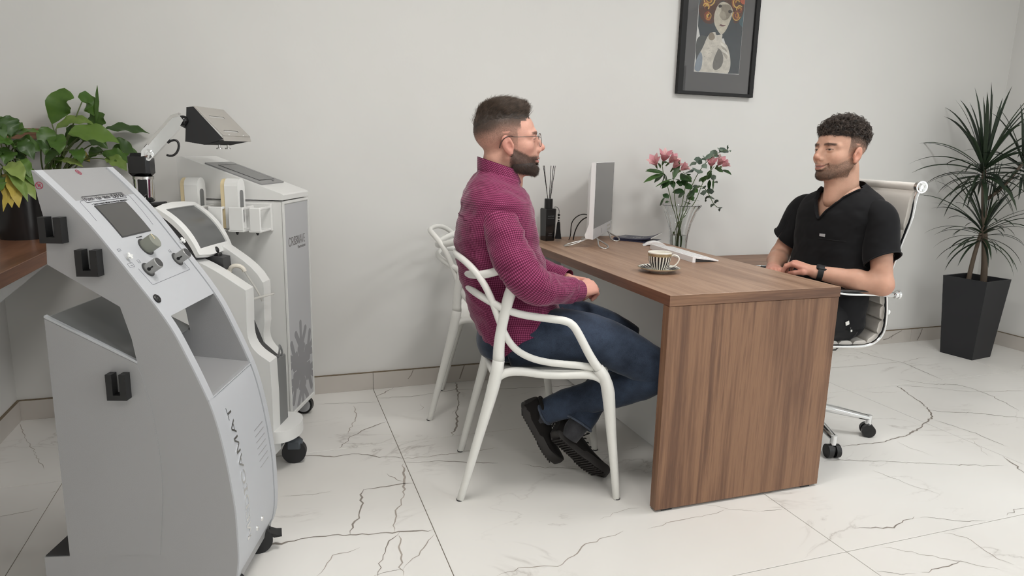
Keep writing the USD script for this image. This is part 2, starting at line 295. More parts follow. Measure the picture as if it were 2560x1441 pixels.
base('baseboard_right', LX1-.011, LX1, LY0, LY1-.012, 'y', [-.908, .292, 1.492, 2.692])
def wvein(pts, w):
    p = np.array([at(x, y, 'y', LY1-.0115) for x, y in pts]); m = []
    for a, b in zip(p[:-1], p[1:]):
        d = unit(b-a); n = np.cross(d, [0, 1, 0]); m.append(trimesh.Trimesh([a+n*w/2, a-n*w/2, b-n*w/2, b+n*w/2], [[0, 1, 2], [0, 2, 3]], process=False))
    return m
part('/World/baseboard_back', 'vein', wvein([(1161,913),(1155,930),(1149,948)], .006)+wvein([(1033,925),(1028,938),(1020,948)], .004)+wvein([(2255,827),(2238,836),(2220,847),(2208,850)], .005)+wvein([(2306,822),(2300,838),(2293,851)], .007)+wvein([(2232,838),(2227,848)], .003), 'vein_dark', False, kind='stuff')
# ceiling lamps
for i, (x, y, k, c) in enumerate(PANELS):
    t = thing('ceiling_lamp', 'square white LED panel on the ceiling, ' + ['above the seated man in the checked shirt', 'above the man in the black scrubs', 'behind the camera on the left', 'behind the camera near the window'][i], 'ceiling lamp', (x, y, CEIL))
    part(t, 'frame', [bx(-.31, .31, -.31, -.3, -.03, 0), bx(-.31, .31, .3, .31, -.03, 0), bx(-.31, -.3, -.3, .3, -.03, 0), bx(.3, .31, -.3, .3, -.03, 0)], 'white_plastic', False)
    part(t, 'diffuser', bx(-.3, .3, -.3, .3, -.028, -.022), 'lamp_glow', False)

# ---------------------------------------------------------------- the desk
DH, DX0, DX1, DY0 = .761, 1.197, 1.889, 1.872
t = thing('desk', 'walnut veneer desk with thick side panel and white modesty board', 'desk', (DX0, DY0, 0))
dw, dl = DX1-DX0, LY1-.012-DY0
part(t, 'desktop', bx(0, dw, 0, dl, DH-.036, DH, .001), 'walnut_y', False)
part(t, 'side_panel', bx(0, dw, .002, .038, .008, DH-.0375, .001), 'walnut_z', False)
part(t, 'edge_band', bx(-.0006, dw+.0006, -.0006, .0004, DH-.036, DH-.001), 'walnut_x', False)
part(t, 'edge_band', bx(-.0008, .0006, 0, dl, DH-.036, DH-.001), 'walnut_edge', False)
part(t, 'modesty_board', bx(.262, .280, .038, dl-.002, .012, DH-.037, .001), 'white_plastic', False)
part(t, 'foot', [bx(.03, .07, .008, .032, 0, .008), bx(dw-.07, dw-.03, .008, .032, 0, .008)], 'black_plastic', False)
t = thing('side_cabinet', 'low walnut-topped side cabinet along the back wall behind the desk', 'cabinet', (DX1+.012, LY1-.012, 0))
part(t, 'cabinet_top', bx(0, .95, -.42, 0, .632-.025, .632, .001), 'walnut_x', False)
part(t, 'body', bx(.02, .93, -.40, -.002, .05, .606), 'white_plastic', False)
part(t, 'plinth', bx(.05, .9, -.37, -.02, 0, .05), 'black_plastic', False)
for k in range(2): part(t, 'door', bx(.022+k*.455, .473+k*.455, -.417, -.4005, .055, .60, .001), 'white_plastic', False)
# ---------------------------------------------------------------- the three medical devices
class Loc:                                         # a device's own axes: x forward, y across (away from the camera), z up
    def __init__(s, o, yaw): s.o, s.f, s.w = V(*o), V(math.cos(yaw), math.sin(yaw), 0), V(-math.sin(yaw), math.cos(yaw), 0)
    def l(s, p): q = np.asarray(p)-s.o; return V(q @ s.f, q @ s.w, q[2])
    def side(s, x, y, w=0.0): return s.l(atp(x, y, s.o+s.w*w, s.w))
    def dirl(s, d): return V(d @ s.f, d @ s.w, d[2])
def castor(parent, x, y, r=.04, ang=0.0, brake=True, mat='rubber'):
    c, s_ = math.cos(ang), math.sin(ang); tr = lambda m: mv(rot(m, [0, 0, 1], ang), x, y, 0)
    p = part(parent, 'castor', tr([cyl((0, -.022, r), (0, -.006, r), r, sides=28), cyl((0, .006, r), (0, .022, r), r, sides=28)]), mat, 40)
    part(p, 'fork', tr([bx(-.02, .03, -.012, .012, r, r*1.9, .004), cyl((.018, 0, r*1.7), (.018, 0, r*2.15), .012)]), 'dark_grey')
    if brake: part(p, 'brake_pedal', tr(extr([(.012, r*1.75), (.052, r*1.3), (.066, r*1.26), (.066, r*1.12), (.044, r*1.1), (.02, r*1.5)], .04, 'xz', -.02)), 'black_plastic')
    return p
# ---- silver hair-transplant device, in front
Y1 = math.radians(-17.0); W1 = .335
far0 = V(-.034, 2.064, 0); A = Loc(far0 - W1*V(-math.sin(Y1), math.cos(Y1), 0), Y1)
LOC1 = tuple(A.o)
from scipy.interpolate import PchipInterpolator
from shapely.affinity import translate as sh_translate
plain('blue_grey', s2l(72, 78, 84), .45); plain('ivory_white', s2l(222, 216, 204), .5); plain('silver_white', s2l(190, 191, 194), .42, metal=.15); plain('print_mark', s2l(104, 100, 100), .5); plain('flake', s2l(142, 142, 145), .45); plain('steel_light', s2l(190, 186, 180), .42, metal=.55); plain('knob_grey', s2l(132, 134, 124), .5); plain('tube_grey', s2l(150, 150, 148), .35, metal=.3); plain('chrome_soft', s2l(190, 190, 192), .3, metal=.6)
fz = np.array([.05, .078, .107, .175, .272, .364, .464, .554, .62, .689, .757, .807, .885, .925, 1.02, 1.134])
fu = np.array([-.008, -.002, .008, .015, .014, .006, -.008, -.027, -.050, -.078, -.108, -.137, -.190, -.218, -.288, -.395])
fs = PchipInterpolator(fz, fu); zz = np.linspace(.05, 1.134, 300); uu = fs(zz); ss = np.r_[0, np.cumsum(np.hypot(np.diff(uu), np.diff(zz)))]
def F1(w, s, off=0.0):                             # a point of the curved front, at arc length s from the bottom
    u, z = np.interp(s, ss, uu), np.interp(s, ss, zz); du, dz = np.gradient(uu, ss), np.gradient(zz, ss)
    tu, tz = np.interp(s, ss, du), np.interp(s, ss, dz); n = np.hypot(tu, tz); return np.stack([u+off*tz/n, w+0*u, z-off*tu/n], -1)
def hit1(x, y):                                    # pixel -> (w, s) on the front
    d = A.dirl(ray(x, y)); o = A.l(CAM); best = None
    for k in range(len(ss)-1):
        M_ = np.array([[d[0], uu[k]-uu[k+1]], [d[2], zz[k]-zz[k+1]]]); b = np.array([uu[k]-o[0], zz[k]-o[2]])
        if abs(np.linalg.det(M_)) < 1e-12: continue
        t, q = np.linalg.solve(M_, b)
        if -.001 <= q <= 1.001 and t > 0 and (best is None or t < best[0]): best = (t, ss[k]+q*(ss[k+1]-ss[k]), o[1]+t*d[1])
    return V(best[2], best[1])
def wrap1(m, off=0.0, maxe=.02):                   # mesh in (across, along the front, out) -> on the front
    m = as_mesh(m); v, f = trimesh.remesh.subdivide_to_size(m.vertices, m.faces, maxe, max_iter=12); v = np.array(v)
    return trimesh.Trimesh(np.array([F1(a, b, c+off) for a, b, c in v]), f, process=False)
def flat1(pts, th, off=0.0): return wrap1(extr(Polygon(pts).buffer(0) if not hasattr(pts, 'geom_type') else pts, th, 'xy'), off)
def line1(pts, w=.001, th=.0005, off=.0004): return wrap1(extr(LineString(pts).buffer(w/2, cap_style=2), th, 'xy'), off, .03)
d1 = thing('hair_transplant_device', 'tall silver medical device with curved front, screen and round knob, nearest the camera', 'medical device', LOC1, Y1)
prof = [(-.397, 1.134), (-.388, 1.067), (-.378, 1.012), (-.384, .917), (-.226, .818), (-.205, .738), (-.197, .679), (-.403, .789), (-.406, .163), (-.470, .160), (-.472, .05)]
body = extr([(u, z) for u, z in zip(uu, zz)][::3] + prof, W1, 'xz', 0.0)
rec = extr([(.05, .583), (-.27, .612), (-.27, .70), (-.19, .79), (.02, .79)], W1-.062, 'xz', .031)
body = minus(body, rec)
part(d1, 'body', body, 'silver_paint', 25)
part(d1, 'cable_slot', bx(-.2625, -.260, .05, .13, .64, .70), 'black_matte')
gp = np.array([A.side(*q)[[0, 2]] for q in [(344,912),(368,981),(395,1102),(406,1203),(406,1283),(401,1388)]])
g2 = smooth_path(np.c_[gp, gp[:, 0]*0], 14)[:, :2]
part(d1, 'side_cover', extr([(-.4035, .786), (-.199, .677)] + list(g2) + [(-.4055, .164)], .0016, 'xz', -.0016), 'silver_paint', 25)
part(d1, 'deck_plate', extr([(-.396, .7865), (-.202, .683), (-.202, .687), (-.396, .7905)], W1-.02, 'xz', .01), 'mid_grey', 25)
part(d1, 'deck_edge', extr([(-.405, .789), (-.197, .678), (-.196, .683), (-.404, .794)], .012, 'xz', -.001), 'silver_light', 25)
part(d1, 'base_cover', bx(-.469, -.408, .004, W1-.004, .160, .163), 'dark_grey')
sT = ss[-1]; s_r0, s_r1 = np.interp([.586, .787], zz, ss)
for a, b in ((0, .029), (W1-.029, W1)): part(d1, 'edge_rail', flat1([(a, .03), (b, .03), (b, sT-.004), (a, sT-.004)], .004), 'silver_light', 25)
part(d1, 'front_panel', flat1([(.033, .05), (W1-.033, .05), (W1-.033, s_r0-.006), (.033, s_r0-.006)], .0018), 'silver_light', 25)
part(d1, 'panel_lip', flat1([(.0, s_r0-.004), (W1, s_r0-.004), (W1, s_r0-.0015), (.0, s_r0-.0015)], .0048), 'silver_light', 25)
part(d1, 'control_panel', flat1([(.031, s_r1+.002), (W1-.031, s_r1+.002), (W1-.031, sT-.10), (.031, sT-.10)], .0016), 'silver_light', 25)
Z4 = lambda x, y: hit1(190+x/5.541, 460+y/5.541)
scr = [Z4(*q) for q in [(265, 320), (690, 262), (1003, 650), (622, 740)]]
sw0, sw1 = (scr[0][0]+scr[3][0])/2, (scr[1][0]+scr[2][0])/2; st1, st0 = (scr[0][1]+scr[1][1])/2, (scr[2][1]+scr[3][1])/2
sc = part(d1, 'screen', flat1(rrect(sw0-.003, sw1+.003, st0-.003, st1+.003, .003), .0012, .0016), 'dark_grey', 25)
part(sc, 'display', flat1([(sw0, st0), (sw1, st0), (sw1, st1), (sw0, st1)], .0008, .0026), 'screen_dark', 25)
bxq = [Z4(*q) for q in [(70, 190), (630, 122), (690, 195), (140, 270)]]
bw0, bw1 = (bxq[0][0]+bxq[3][0])/2, (bxq[1][0]+bxq[2][0])/2; bs1, bs0 = (bxq[0][1]+bxq[1][1])/2, (bxq[2][1]+bxq[3][1])/2
box_ = rrect(bw0, bw1, bs0, bs1, .003); OFFP = .0017
part(d1, 'title_frame', wrap1(extr(box_.boundary.buffer(.0006), .0004, 'xy'), OFFP, .02), 'print_black', False)
def text1(t, w0, w1, s0, h, mat, name, bold=False, stretch=True, off=OFFP, th=.0005):
    m = meshkit.text_mesh(t, h, th, bold); x0, x1 = m.bounds[0][0], m.bounds[1][0]; v = m.vertices; v[:, 0] = w0+(v[:, 0]-x0)*((w1-w0)/(x1-x0)); v[:, 1] += s0; m.vertices = v
    return part(d1, name, wrap1(m, off, .03), mat, False)
bw = bw1-bw0; hh = (bs1-bs0)
text1('Punch · Hair · Matic ·', bw0+.03*bw, bw0+.66*bw, bs0+hh*.27, hh*.5, 'print_black', 'lettering')
text1('S.A.F.E.R', bw0+.67*bw, bw0+.98*bw, bs0+hh*.22, hh*.6, 'print_black', 'lettering', True)
text1('—  Suction Assisted Follicular Extraction & Re-implantation  —', bw0+.06*bw, bw0+.99*bw, bs0-hh*.5, hh*.24, 'print_black', 'lettering')
for pl in ([(100, 235), (60, 243), (50, 260), (280, 522)], [(675, 165), (715, 160), (745, 185), (1060, 570)], [(855, 1180), (1045, 1392), (1065, 1402), (1570, 1190), (1490, 1095)]):
    part(d1, 'panel_line', line1([Z4(*q) for q in pl], .0012, .0004, OFFP), 'print_grey', False)
def knob(c, axis_len, r, mat, name, capmat, ring=True, slot=False):
    c = np.asarray(c); o = F1(*c); n = unit(F1(*c, .01)-o); a, b, n = frame(n); m = [lathe([(0, 0), (r, 0), (r, axis_len-.0015), (r-.0015, axis_len), (0, axis_len)], 32)]
    pl = lambda q: place(as_mesh(q), o, a, b, n)
    k = part(d1, name, pl(m), mat)
    if ring: part(k, 'collar', pl(lathe([(r+.001, 0), (r+.005, 0), (r+.005, .003), (r+.001, .003)], 32)), 'dark_grey')
    if slot: part(k, 'cap', pl(lathe([(0, axis_len-.001), (r*.86, axis_len-.001), (r*.86, axis_len+.0006), (0, axis_len+.0006)], 28)), capmat)
    return k, o, a, b, n
kc = (Z4(930, 850)+Z4(985, 910))/2
k, o, a, b, n = knob(kc, .034, .0195, 'knob_grey', 'dial_knob', None)
part(k, 'pointer', place(bx(-.0012, .0012, .004, .019, .0338, .0346), o, V(0, 1, 0), np.cross(n, V(0, 1, 0)), n), 'ivory', False)
for q in ((990, 1195), (1395, 1050)):
    k, o, a, b, n = knob(Z4(*q), .036, .0145, 'tube_grey', 'probe_holder', 'dark_grey', True, True)
    side = unit(V(.35, -.93, .1)); side = unit(side-(side @ n)*n); upn = np.cross(n, side)
    key = [ball((0, 0, .0), .0042, 2), ball((0, 0, .008), .0024, 2)]
    part(k, 'key_slot', place(as_mesh([mv(lathe([(0, 0), (.0044, 0), (.0044, .001), (0, .001)], 16), 0, 0, 0), bx(-.0018, .0018, 0, .012, 0, .001)]), o+n*.012+side*.0140, np.cross(n, side), n, side), 'black_matte', False)
for q in ((690, 1040), (1432, 815)):
    c = Z4(*q); o = F1(*c); n = unit(F1(*c, .01)-o); a, b, n = V(0, 1, 0), np.cross(n, V(0, 1, 0)), n
    part(d1, 'white_tap', place(as_mesh([cyl((0, 0, 0), (0, 0, .012), .0032), bx(-.009, .009, -.003, .003, .010, .016, .0015), bx(-.003, .003, -.009, .009, .010, .016, .0015)]), o, a, b, n), 'white_gloss')
def icon(q, w, h, mark=True):
    c = Z4(*q); r_ = rrect(c[0]-w/2, c[0]+w/2, c[1]-h/2, c[1]+h/2, .0012).boundary.buffer(.0004)
    if mark: r_ = unary_union([r_, sbox(c[0]-w*.2, c[1]-h*.22, c[0]+w*.2, c[1]-h*.05)])
    part(d1, 'icon', wrap1(extr(r_, .0004, 'xy'), .0042 if q[0] < 800 or q[0] > 1400 and q[1] < 900 else OFFP, .05), 'print_grey', False)
icon((862, 1080), .010, .008); icon((1292, 938), .010, .008); icon((577, 932), .012, .006); icon((745, 1140), .022, .011); icon((1345, 720), .012, .006, False)
text1('SPEED ADJUST', *(lambda a, b: (a[0], b[0], a[1]-.002))(Z4(825, 750), Z4(905, 735)), .0028, 'print_black', 'lettering')
sk = hit1(388, 750); o = F1(*sk, .004); n = unit(F1(*sk, .02)-F1(*sk)); a, b, n = frame(n)
j = part(d1, 'socket', place(lathe([(.004, 0), (.011, 0), (.0115, .003), (.009, .005), (.004, .004), (.004, 0)], 28), o, a, b, n), 'black_plastic'); part(j, 'pin', place(lathe([(0, 0), (.0015, 0), (.0015, .004), (0, .004)], 10), o, a, b, n), 'chrome')
def no_sign(place_fn, r=.0085):
    g = unary_union([Point(0, 0).buffer(r).difference(Point(0, 0).buffer(r*.82)), LineString([(-r*.62, r*.62), (r*.62, -r*.62)]).buffer(r*.08), sbox(-r*.35, -r*.45, -r*.12, r*.45), sbox(r*.12, -r*.45, r*.35, r*.45)])
    return place_fn(g)
c_ = hit1(196, 431); part(d1, 'prohibition_sign', no_sign(lambda g: wrap1(extr(sh_translate(g, c_[0], c_[1]), .0004, 'xy'), .0003, .03)), 'print_red', False)
c_ = A.side(98, 464); part(d1, 'prohibition_sign', no_sign(lambda g: extr(sh_translate(g, c_[0], c_[2]), .0006, 'xz', -.0006)), 'print_red', False)
for (x0, y0, x1, y1) in ((113, 540, 174, 605), (203, 621, 263, 687), (278, 928, 333, 993)):
    a_, b_ = A.side(x0+4, y1), A.side(x1-8, y0+2); x0_, x1_, z0_, z1_ = a_[0], b_[0], a_[2], b_[2]; w_ = x1_-x0_
    u_ = Polygon([(x0_, z0_), (x1_, z0_), (x1_, z1_), (x1_-w_*.32, z1_), (x1_-w_*.32, z0_+w_*.28), (x0_+w_*.32, z0_+w_*.28), (x0_+w_*.32, z1_), (x0_, z1_)])
    hk = part(d1, 'cable_hook', extr(u_, .026, 'xz', -.026), 'black_plastic')
# lettering and vents of the lower front
s_lo, s_hi = hit1(624, 1340)[1], hit1(563, 1020)[1]; wl = .5*(hit1(617, 1250)[0]+hit1(590, 1130)[0])
m = meshkit.text_mesh('MEDICAMAT', .026, .0022); m.vertices[:, 0] -= m.bounds[0][0]; m.vertices[:, 0] *= (s_hi-s_lo)/m.bounds[1][0]
v = m.vertices.copy(); m.vertices = np.c_[wl+.013-v[:, 1], s_lo+v[:, 0], v[:, 2]]
for k, q in enumerate(sorted(m.split(only_watertight=False), key=lambda q: q.centroid[1])): part(d1, 'chrome_letter', wrap1(q, .0018, .03), 'chrome', False)
for k in range(7):
    p0, p1 = hit1(633-.2+k*2.6-2, 1085+k*14.2), hit1(652+k*2.9-2, 1058+k*15.6); s_ = (p0[1]+p1[1])/2
    part(d1, 'vent_slot', flat1([(W1*.62, s_), (W1*.83, s_), (W1*.83, s_+.0022), (W1*.62, s_+.0022)], .0007, .0018), 'chrome_soft', False)
for q in ((641, 1321), (653, 1297)):
    c = hit1(*q); o = F1(*c, .0018); a, b, n = frame(unit(F1(*c, .02)-F1(*c))); part(d1, 'connector', place(lathe([(0, .004), (.004, .004), (.007, .003), (.008, 0), (0, 0)], 20), o, a, b, n), 'chrome')
castor(d1, -.03, W1-.045, .040, .3); castor(d1, -.03, .045, .040, .1); castor(d1, -.42, W1-.05, .04, .5, False); castor(d1, -.42, .05, .04, .4, False)
# ---- white device with the tilted touch screen, in the middle
Y2 = math.radians(-22.0); B = Loc((-.026, 2.517, 0), Y2); W2 = .22
d2 = thing('white_screen_device', 'white medical device with S-curved double front and tilted touch screen, middle of the three devices', 'medical device', tuple(B.o), Y2)
S2 = smooth_path([(-.001, 0, .440), (-.018, 0, .452), (-.045, 0, .472), (-.068, 0, .503), (-.077, 0, .536), (-.078, 0, .58), (-.076, 0, .64), (-.0755, 0, .70)], 18)[:, [0, 2]]
T2 = smooth_path([(-.0755, 0, .70), (-.13, 0, .735), (-.20, 0, .777), (-.243, 0, .797), (-.30, 0, .815), (-.40, 0, .835)], 12)[1:, [0, 2]]
wing = [(0, .08), (0.002, .30)] + [tuple(q) for q in S2] + [tuple(q) for q in T2] + [(-.40, .08)]
part(d2, 'side_wing', extr(wing, .066, 'xz', 0.0), 'white_plastic', 25)
T3 = smooth_path([(-.078, 0, .70), (-.13, 0, .765), (-.166, 0, .793), (-.21, 0, .823), (-.27, 0, .86), (-.40, 0, .885)], 12)[:, [0, 2]]
S3 = S2 + np.c_[np.interp(S2[:, 1], [.44, .54, .70], [-.045, 0, 0]), np.interp(S2[:, 1], [.40, .54, .70], [-.03, 0, 0])]
part(d2, 'side_wing', extr([(-.046, .08), (-.046, .36)] + [tuple(q) for q in S3] + [tuple(q) for q in T3] + [(-.40, .08)], .066, 'xz', W2-.066), 'white_plastic', 25)
part(d2, 'channel', extr([(-.03, .09), (-.03, .42), (-.085, .47), (-.118, .56), (-.118, .66), (-.22, .74), (-.395, .76), (-.395, .09)], W2-.132, 'xz', .066), 'dark_grey', 25)
part(d2, 'front_plate', extr([(-.0005, .085), (-.0005, .425), (-.03, .425), (-.03, .085)], .082, 'xz', .0665), 'mid_grey', 25)
part(d2, 'side_plate', bx(-.03, -.008, .150, .160, .082, .425), 'grey_plastic')
part(d2, 'hanging_loop', [tube(smooth_path([(-.012, .10, .425), (-.004, .10, .452), (-.006, .108, .468), (-.010, .118, .470), (-.008, .128, .455), (-.014, .13, .425)], 18), .0035, 8)], 'mid_grey')
p = part(d2, 'screen_post', extr([(-.27, .755), (-.185, .735), (-.19, .80), (-.255, .81)], .06, 'xz', .08), 'dark_grey', 20)
part(p, 'ball_joint', [ball((-.232, .11, .822), .016), bx(-.25, -.21, .095, .125, .80, .815, .004)], 'black_plastic')
part(d2, 'tube_connector', [tube(smooth_path([(-.175, .10, .752), (-.160, .10, .768), (-.140, .105, .767), (-.125, .11, .748)], 14), .008, 10), ball((-.178, .10, .748), .010)], 'ivory_white')
part(d2, 'clear_tube', tube(smooth_path([(-.125, .11, .75), (-.098, .115, .70), (-.078, .12, .66), (-.07, .125, .635)], 14), .0035, 8), 'clear_plastic')
part(d2, 'cross_rod', cyl((-.083, .06, .655), (-.045, .17, .655), .0045), 'clear_plastic')
# screen head: its own plane, leaning back
ez = unit(V(.125, 0, -.142)); en = unit(V(.142, 0, .125)); oM = V(-.290, .110, .912)
hw, hh2 = .137, .113
def bulge(m): m = as_mesh(m).subdivide().subdivide().subdivide(); v = m.vertices; v[:, 2] -= .030*((v[:, 1]/hh2)**2) + .006*(v[:, 0]/hw)**2; return m
outer = Polygon([(-hw, -hh2*.92), (-hw*.5, -hh2*1.02), (0, -hh2*1.05), (hw*.5, -hh2*1.02), (hw, -hh2*.92), (hw*.98, 0), (hw*.93, hh2*.96), (hw*.4, hh2*1.05), (0, hh2*1.06), (-hw*.4, hh2*1.05), (-hw*.93, hh2*.96), (-hw*.98, 0)]).buffer(-.008).buffer(.008, quad_segs=4)
hole = sbox(-.101, -.086, .101, .090)
# local (x across = +w, y = along the slope downwards, z = out)
put = lambda m: place(m, oM, V(0, 1, 0), ez, en)
def grid_plate(g, th, z0):
    e = extr(g, th, 'xy', z0); v, f = trimesh.remesh.subdivide_to_size(e.vertices, e.faces, .03, max_iter=10); v = np.array(v)
    v[:, 2] -= .024*(v[:, 1]/hh2)**2 + .004*(v[:, 0]/hw)**2; return trimesh.Trimesh(v, f, process=False)
sm = part(d2, 'screen_bezel', put(grid_plate(outer.difference(hole), .016, 0)), 'white_gloss', 30)
part(sm, 'touch_screen', put(grid_plate(hole.buffer(.0005), .004, .006)), 'screen_glass', 30)
part(d2, 'screen_back', put(as_mesh(grid_plate(outer.buffer(-.006), .028, -.028))), 'dark_grey', 30)
ft = np.array([(0, 0), (.045, .012), (.075, .05), (.085, .10), (.075, .15), (.045, .19), (0, .205)])
ftp = smooth_path(np.c_[ft, ft[:, 0]*0], 26)[:, :2]
part(d2, 'foot_shelf', [extr(Polygon([(-.03, 0)] + [(x*.82-.004, y) for x, y in ftp] + [(-.03, .205)]), .045, 'xy', .128), ], 'white_plastic', 25)
for q in ((.028, .125, .2), (-.34, .04, .5), (-.34, .18, .1), (-.10, .03, .3)):
    c_ = part(d2, 'castor', [mv(rot(extr(Point(0, 0).buffer(.045, quad_segs=10), .03, 'xz', -.015), [0, 0, 1], q[2]), q[0], q[1], .045)], 'rubber', 40)
    part(c_, 'wheel_cover', [mv(rot(bx(-.032, .032, -.021, .021, .05, .10, .012), [0, 0, 1], q[2]), q[0], q[1], 0), cyl((q[0], q[1], .09), (q[0], q[1], .13), .014)], 'blue_grey', 40)
# ---- tall white cryo device at the wall
Y3 = math.radians(-22.4); o3 = V(.138, 3.109, 0); Cc = Loc(o3-.245*V(-math.sin(Y3), math.cos(Y3), 0), Y3); W3 = .287
d3 = thing('cryo_therapy_device', 'tall white medical device with sloped screen lid and grey snowflake front, against the wall', 'medical device', tuple(Cc.o), Y3)
part(d3, 'body', bx(-.415, -.002, .004, W3-.004, .085, .986, .006), 'white_plastic')
part(d3, 'lid', extr(Polygon([(-.417, .989), (-.421, 1.150), (-.40, 1.152), (-.004, 1.016), (.003, 1.010), (.003, .990)]).buffer(-.003).buffer(.003), W3, 'xz', 0.0), 'white_plastic', 25)
part(d3, 'front_board', bx(-.002, .0, .014, W3-.012, .10, .972), 'silver_white', False)
part(d3, 'front_rim', [bx(-.004, .003, .001, .010, .082, .986), bx(-.004, .003, W3-.009, W3-.001, .082, .986), bx(-.004, .003, .010, W3-.009, .082, .094), bx(-.004, .003, .010, W3-.009, .976, .986)], 'white_plastic', False)
sl = unit(V(.396, 0, -.136)); sn = unit(V(.136, 0, .396)); so = V(-.40, W3/2, 1.152)
on3 = lambda m: place(as_mesh(m), so, V(0, 1, 0), sl, sn)
sp = part(d3, 'screen_frame', on3(extr(rrect(-.118, .118, .082, .325, .008), .006, 'xy', -.001)), 'grey_plastic')
part(sp, 'recess', on3(extr(rrect(-.068, .090, .115, .292, .002), .0012, 'xy', .005)), 'dark_grey', False)
part(sp, 'display', on3(extr(rrect(-.068, .083, .122, .290, .001), .0012, 'xy', .0058)), 'screen_glass', False)
part(sp, 'button', on3(extr(rrect(.03, .045, .303, .309, .001), .0012, 'xy', .005)), 'dark_grey', False)
# probe holder on the near side, with two probes
part(d3, 'holder_rail', bx(-.40, -.043, -.010, .004, .868, .978, .003), 'white_plastic')
for k, (a, b) in enumerate(((-.330, -.275), (-.252, -.195), (-.172, -.113), (-.091, -.046))):
    part(d3, 'probe_cradle', [bx(a-.004, b, -.108, -.002, .872, .880, .002), bx(a, b, -.109, -.101, .876, .968, .0035), bx(b-.008, b, -.102, -.004, .958, .968, .002)], 'white_plastic')
for u0 in (-.07, -.15): part(d3, 'cradle_screw', lathe([(0, .002), (.003, 0), (.007, .012), (0, .012)], 14, (u0, -.085, .860)), 'black_plastic')
fl_c, R_ = (W3*.50, .262), .195
arms = [LineString([(0, 0), (R_*math.cos(a), R_*math.sin(a))]).buffer(.013) for a in np.radians(np.arange(30, 390, 60))]
for a in np.radians(np.arange(30, 390, 60)):
    d_ = V(math.cos(a), math.sin(a))
    for f_, l_ in ((.48, .085), (.26, .045)):
        for sg in (-1, 1): e_ = d_*R_*f_ + l_*V(math.cos(a+sg*.72), math.sin(a+sg*.72)); arms.append(LineString([tuple(d_*R_*(f_-.06)), tuple(e_)]).buffer(.015))
arms.append(Point(0, 0).buffer(.062))
flake = sh_translate(unary_union(arms), *fl_c).intersection(sbox(.014, .10, W3-.012, .972))
part(d3, 'snowflake_print', extr(flake, .0006, 'yz', -.0002), 'flake', False)
def text3(t, y0, y1, z0, h, name, bold=False):
    m = meshkit.text_mesh(t, h, .0005, bold); x0, x1 = m.bounds[0][0], m.bounds[1][0]; v = m.vertices.copy(); m.vertices = np.c_[v[:, 2]-.0001, y0+(v[:, 0]-x0)*(y1-y0)/(x1-x0), z0+v[:, 1]]
    return part(d3, name, m, 'print_mark', False)
c0, c1, c2, c3 = [Cc.l(atp(*q, o3, Cc.f)) for q in ((722, 618), (762, 602), (744, 619), (763, 608))]
text3('CRI', c0[1], c0[1]+.40*(c1[1]-c0[1]), c0[2], .036, 'lettering'); text3('WAVE', c0[1]+.535*(c1[1]-c0[1]), c1[1], c0[2], .036, 'lettering')
oc = c0[1]+.465*(c1[1]-c0[1]); og = [Point(oc, c0[2]+.018).buffer(.018).difference(Point(oc, c0[2]+.018).buffer(.014))]
og += [LineString([(oc-.012*math.cos(a), c0[2]+.018-.012*math.sin(a)), (oc+.012*math.cos(a), c0[2]+.018+.012*math.sin(a))]).buffer(.0014) for a in np.radians([30, 90, 150])]
part(d3, 'lettering', extr(unary_union(og), .0005, 'yz', -.0001), 'print_mark', False)
text3('Thermolscn', c2[1], c3[1], c2[2]-.004, .011, 'lettering', True)
for q in ((-.04, W3-.03), (-.04, .04), (-.38, W3-.04), (-.38, .04)):
    w_ = part(d3, 'castor', cyl((q[0], q[1]-.012, .042), (q[0], q[1]+.012, .042), .042, sides=28), 'black_plastic', 40)
    for sg in (-1, 1): part(w_, 'wheel_disc', cyl((q[0], q[1]+sg*.0115, .042), (q[0], q[1]+sg*.0135, .042), .033, sides=28), 'silver_white', 40)
    part(w_, 'fork', [bx(q[0]-.016, q[0]+.016, q[1]-.009, q[1]+.009, .06, .088, .003)], 'black_plastic')
def probe(u0, group_label):
    t_ = thing('cooling_probe', group_label, 'probe', tuple(Cc.o + Cc.f*u0 + Cc.w*(-.055) + V(0, 0, .881)), Y3)
    g = Polygon([(-.032, 0), (.032, 0), (.032, .165), (.027, .180), (.015, .191), (0, .194), (-.015, .191), (-.027, .180), (-.032, .165)])
    part(t_, 'grip', extr(g.buffer(-.004).buffer(.004), .052, 'yz', -.014), 'white_gloss')
    part(t_, 'contact_pad', extr(g.buffer(-.002), .016, 'yz', -.030), 'ivory')
    part(t_, 'handle_face', extr(rrect(-.014, .014, .02, .150, .012), .0015, 'yz', .038), 'mid_grey')
    return t_
probe(-.336, 'white cooling probe with ivory pad in the holder slot farthest left')
probe(-.178, 'white cooling probe with ivory pad standing next to the empty holder slot')
# ---- articulated arm on its floor stand, behind the middle device
px_, py_ = -.428, 2.80
ar = thing('articulated_arm_stand', 'black and chrome articulated arm on a pole, holding a tilted metal tray', 'stand', (px_, py_, 0), 0)
rel = lambda p: np.asarray(p)-V(px_, py_, 0)
part(ar, 'foot_plate', lathe([(0, 0), (.07, 0), (.07, .012), (.03, .02), (0, .02)], 32), 'black_plastic')
part(ar, 'pole', cyl((0, 0, .018), (0, 0, 1.0), .019, sides=24), 'chrome')
part(ar, 'pole_sleeve', [cyl((0, 0, .86), (0, 0, 1.02), .0215, sides=24), bx(-.030, .030, -.030, .022, .99, 1.01, .005), bx(-.015, .015, -.034, -.015, 1.01, 1.075, .004)], 'black_plastic')
part(ar, 'collar', [cyl((0, 0, 1.0), (0, 0, 1.083), .0315, .0335, 28)], 'chrome')
part(ar, 'collar_ring', [cyl((0, 0, 1.073), (0, 0, 1.083), .0345, sides=28)], 'brushed_steel')
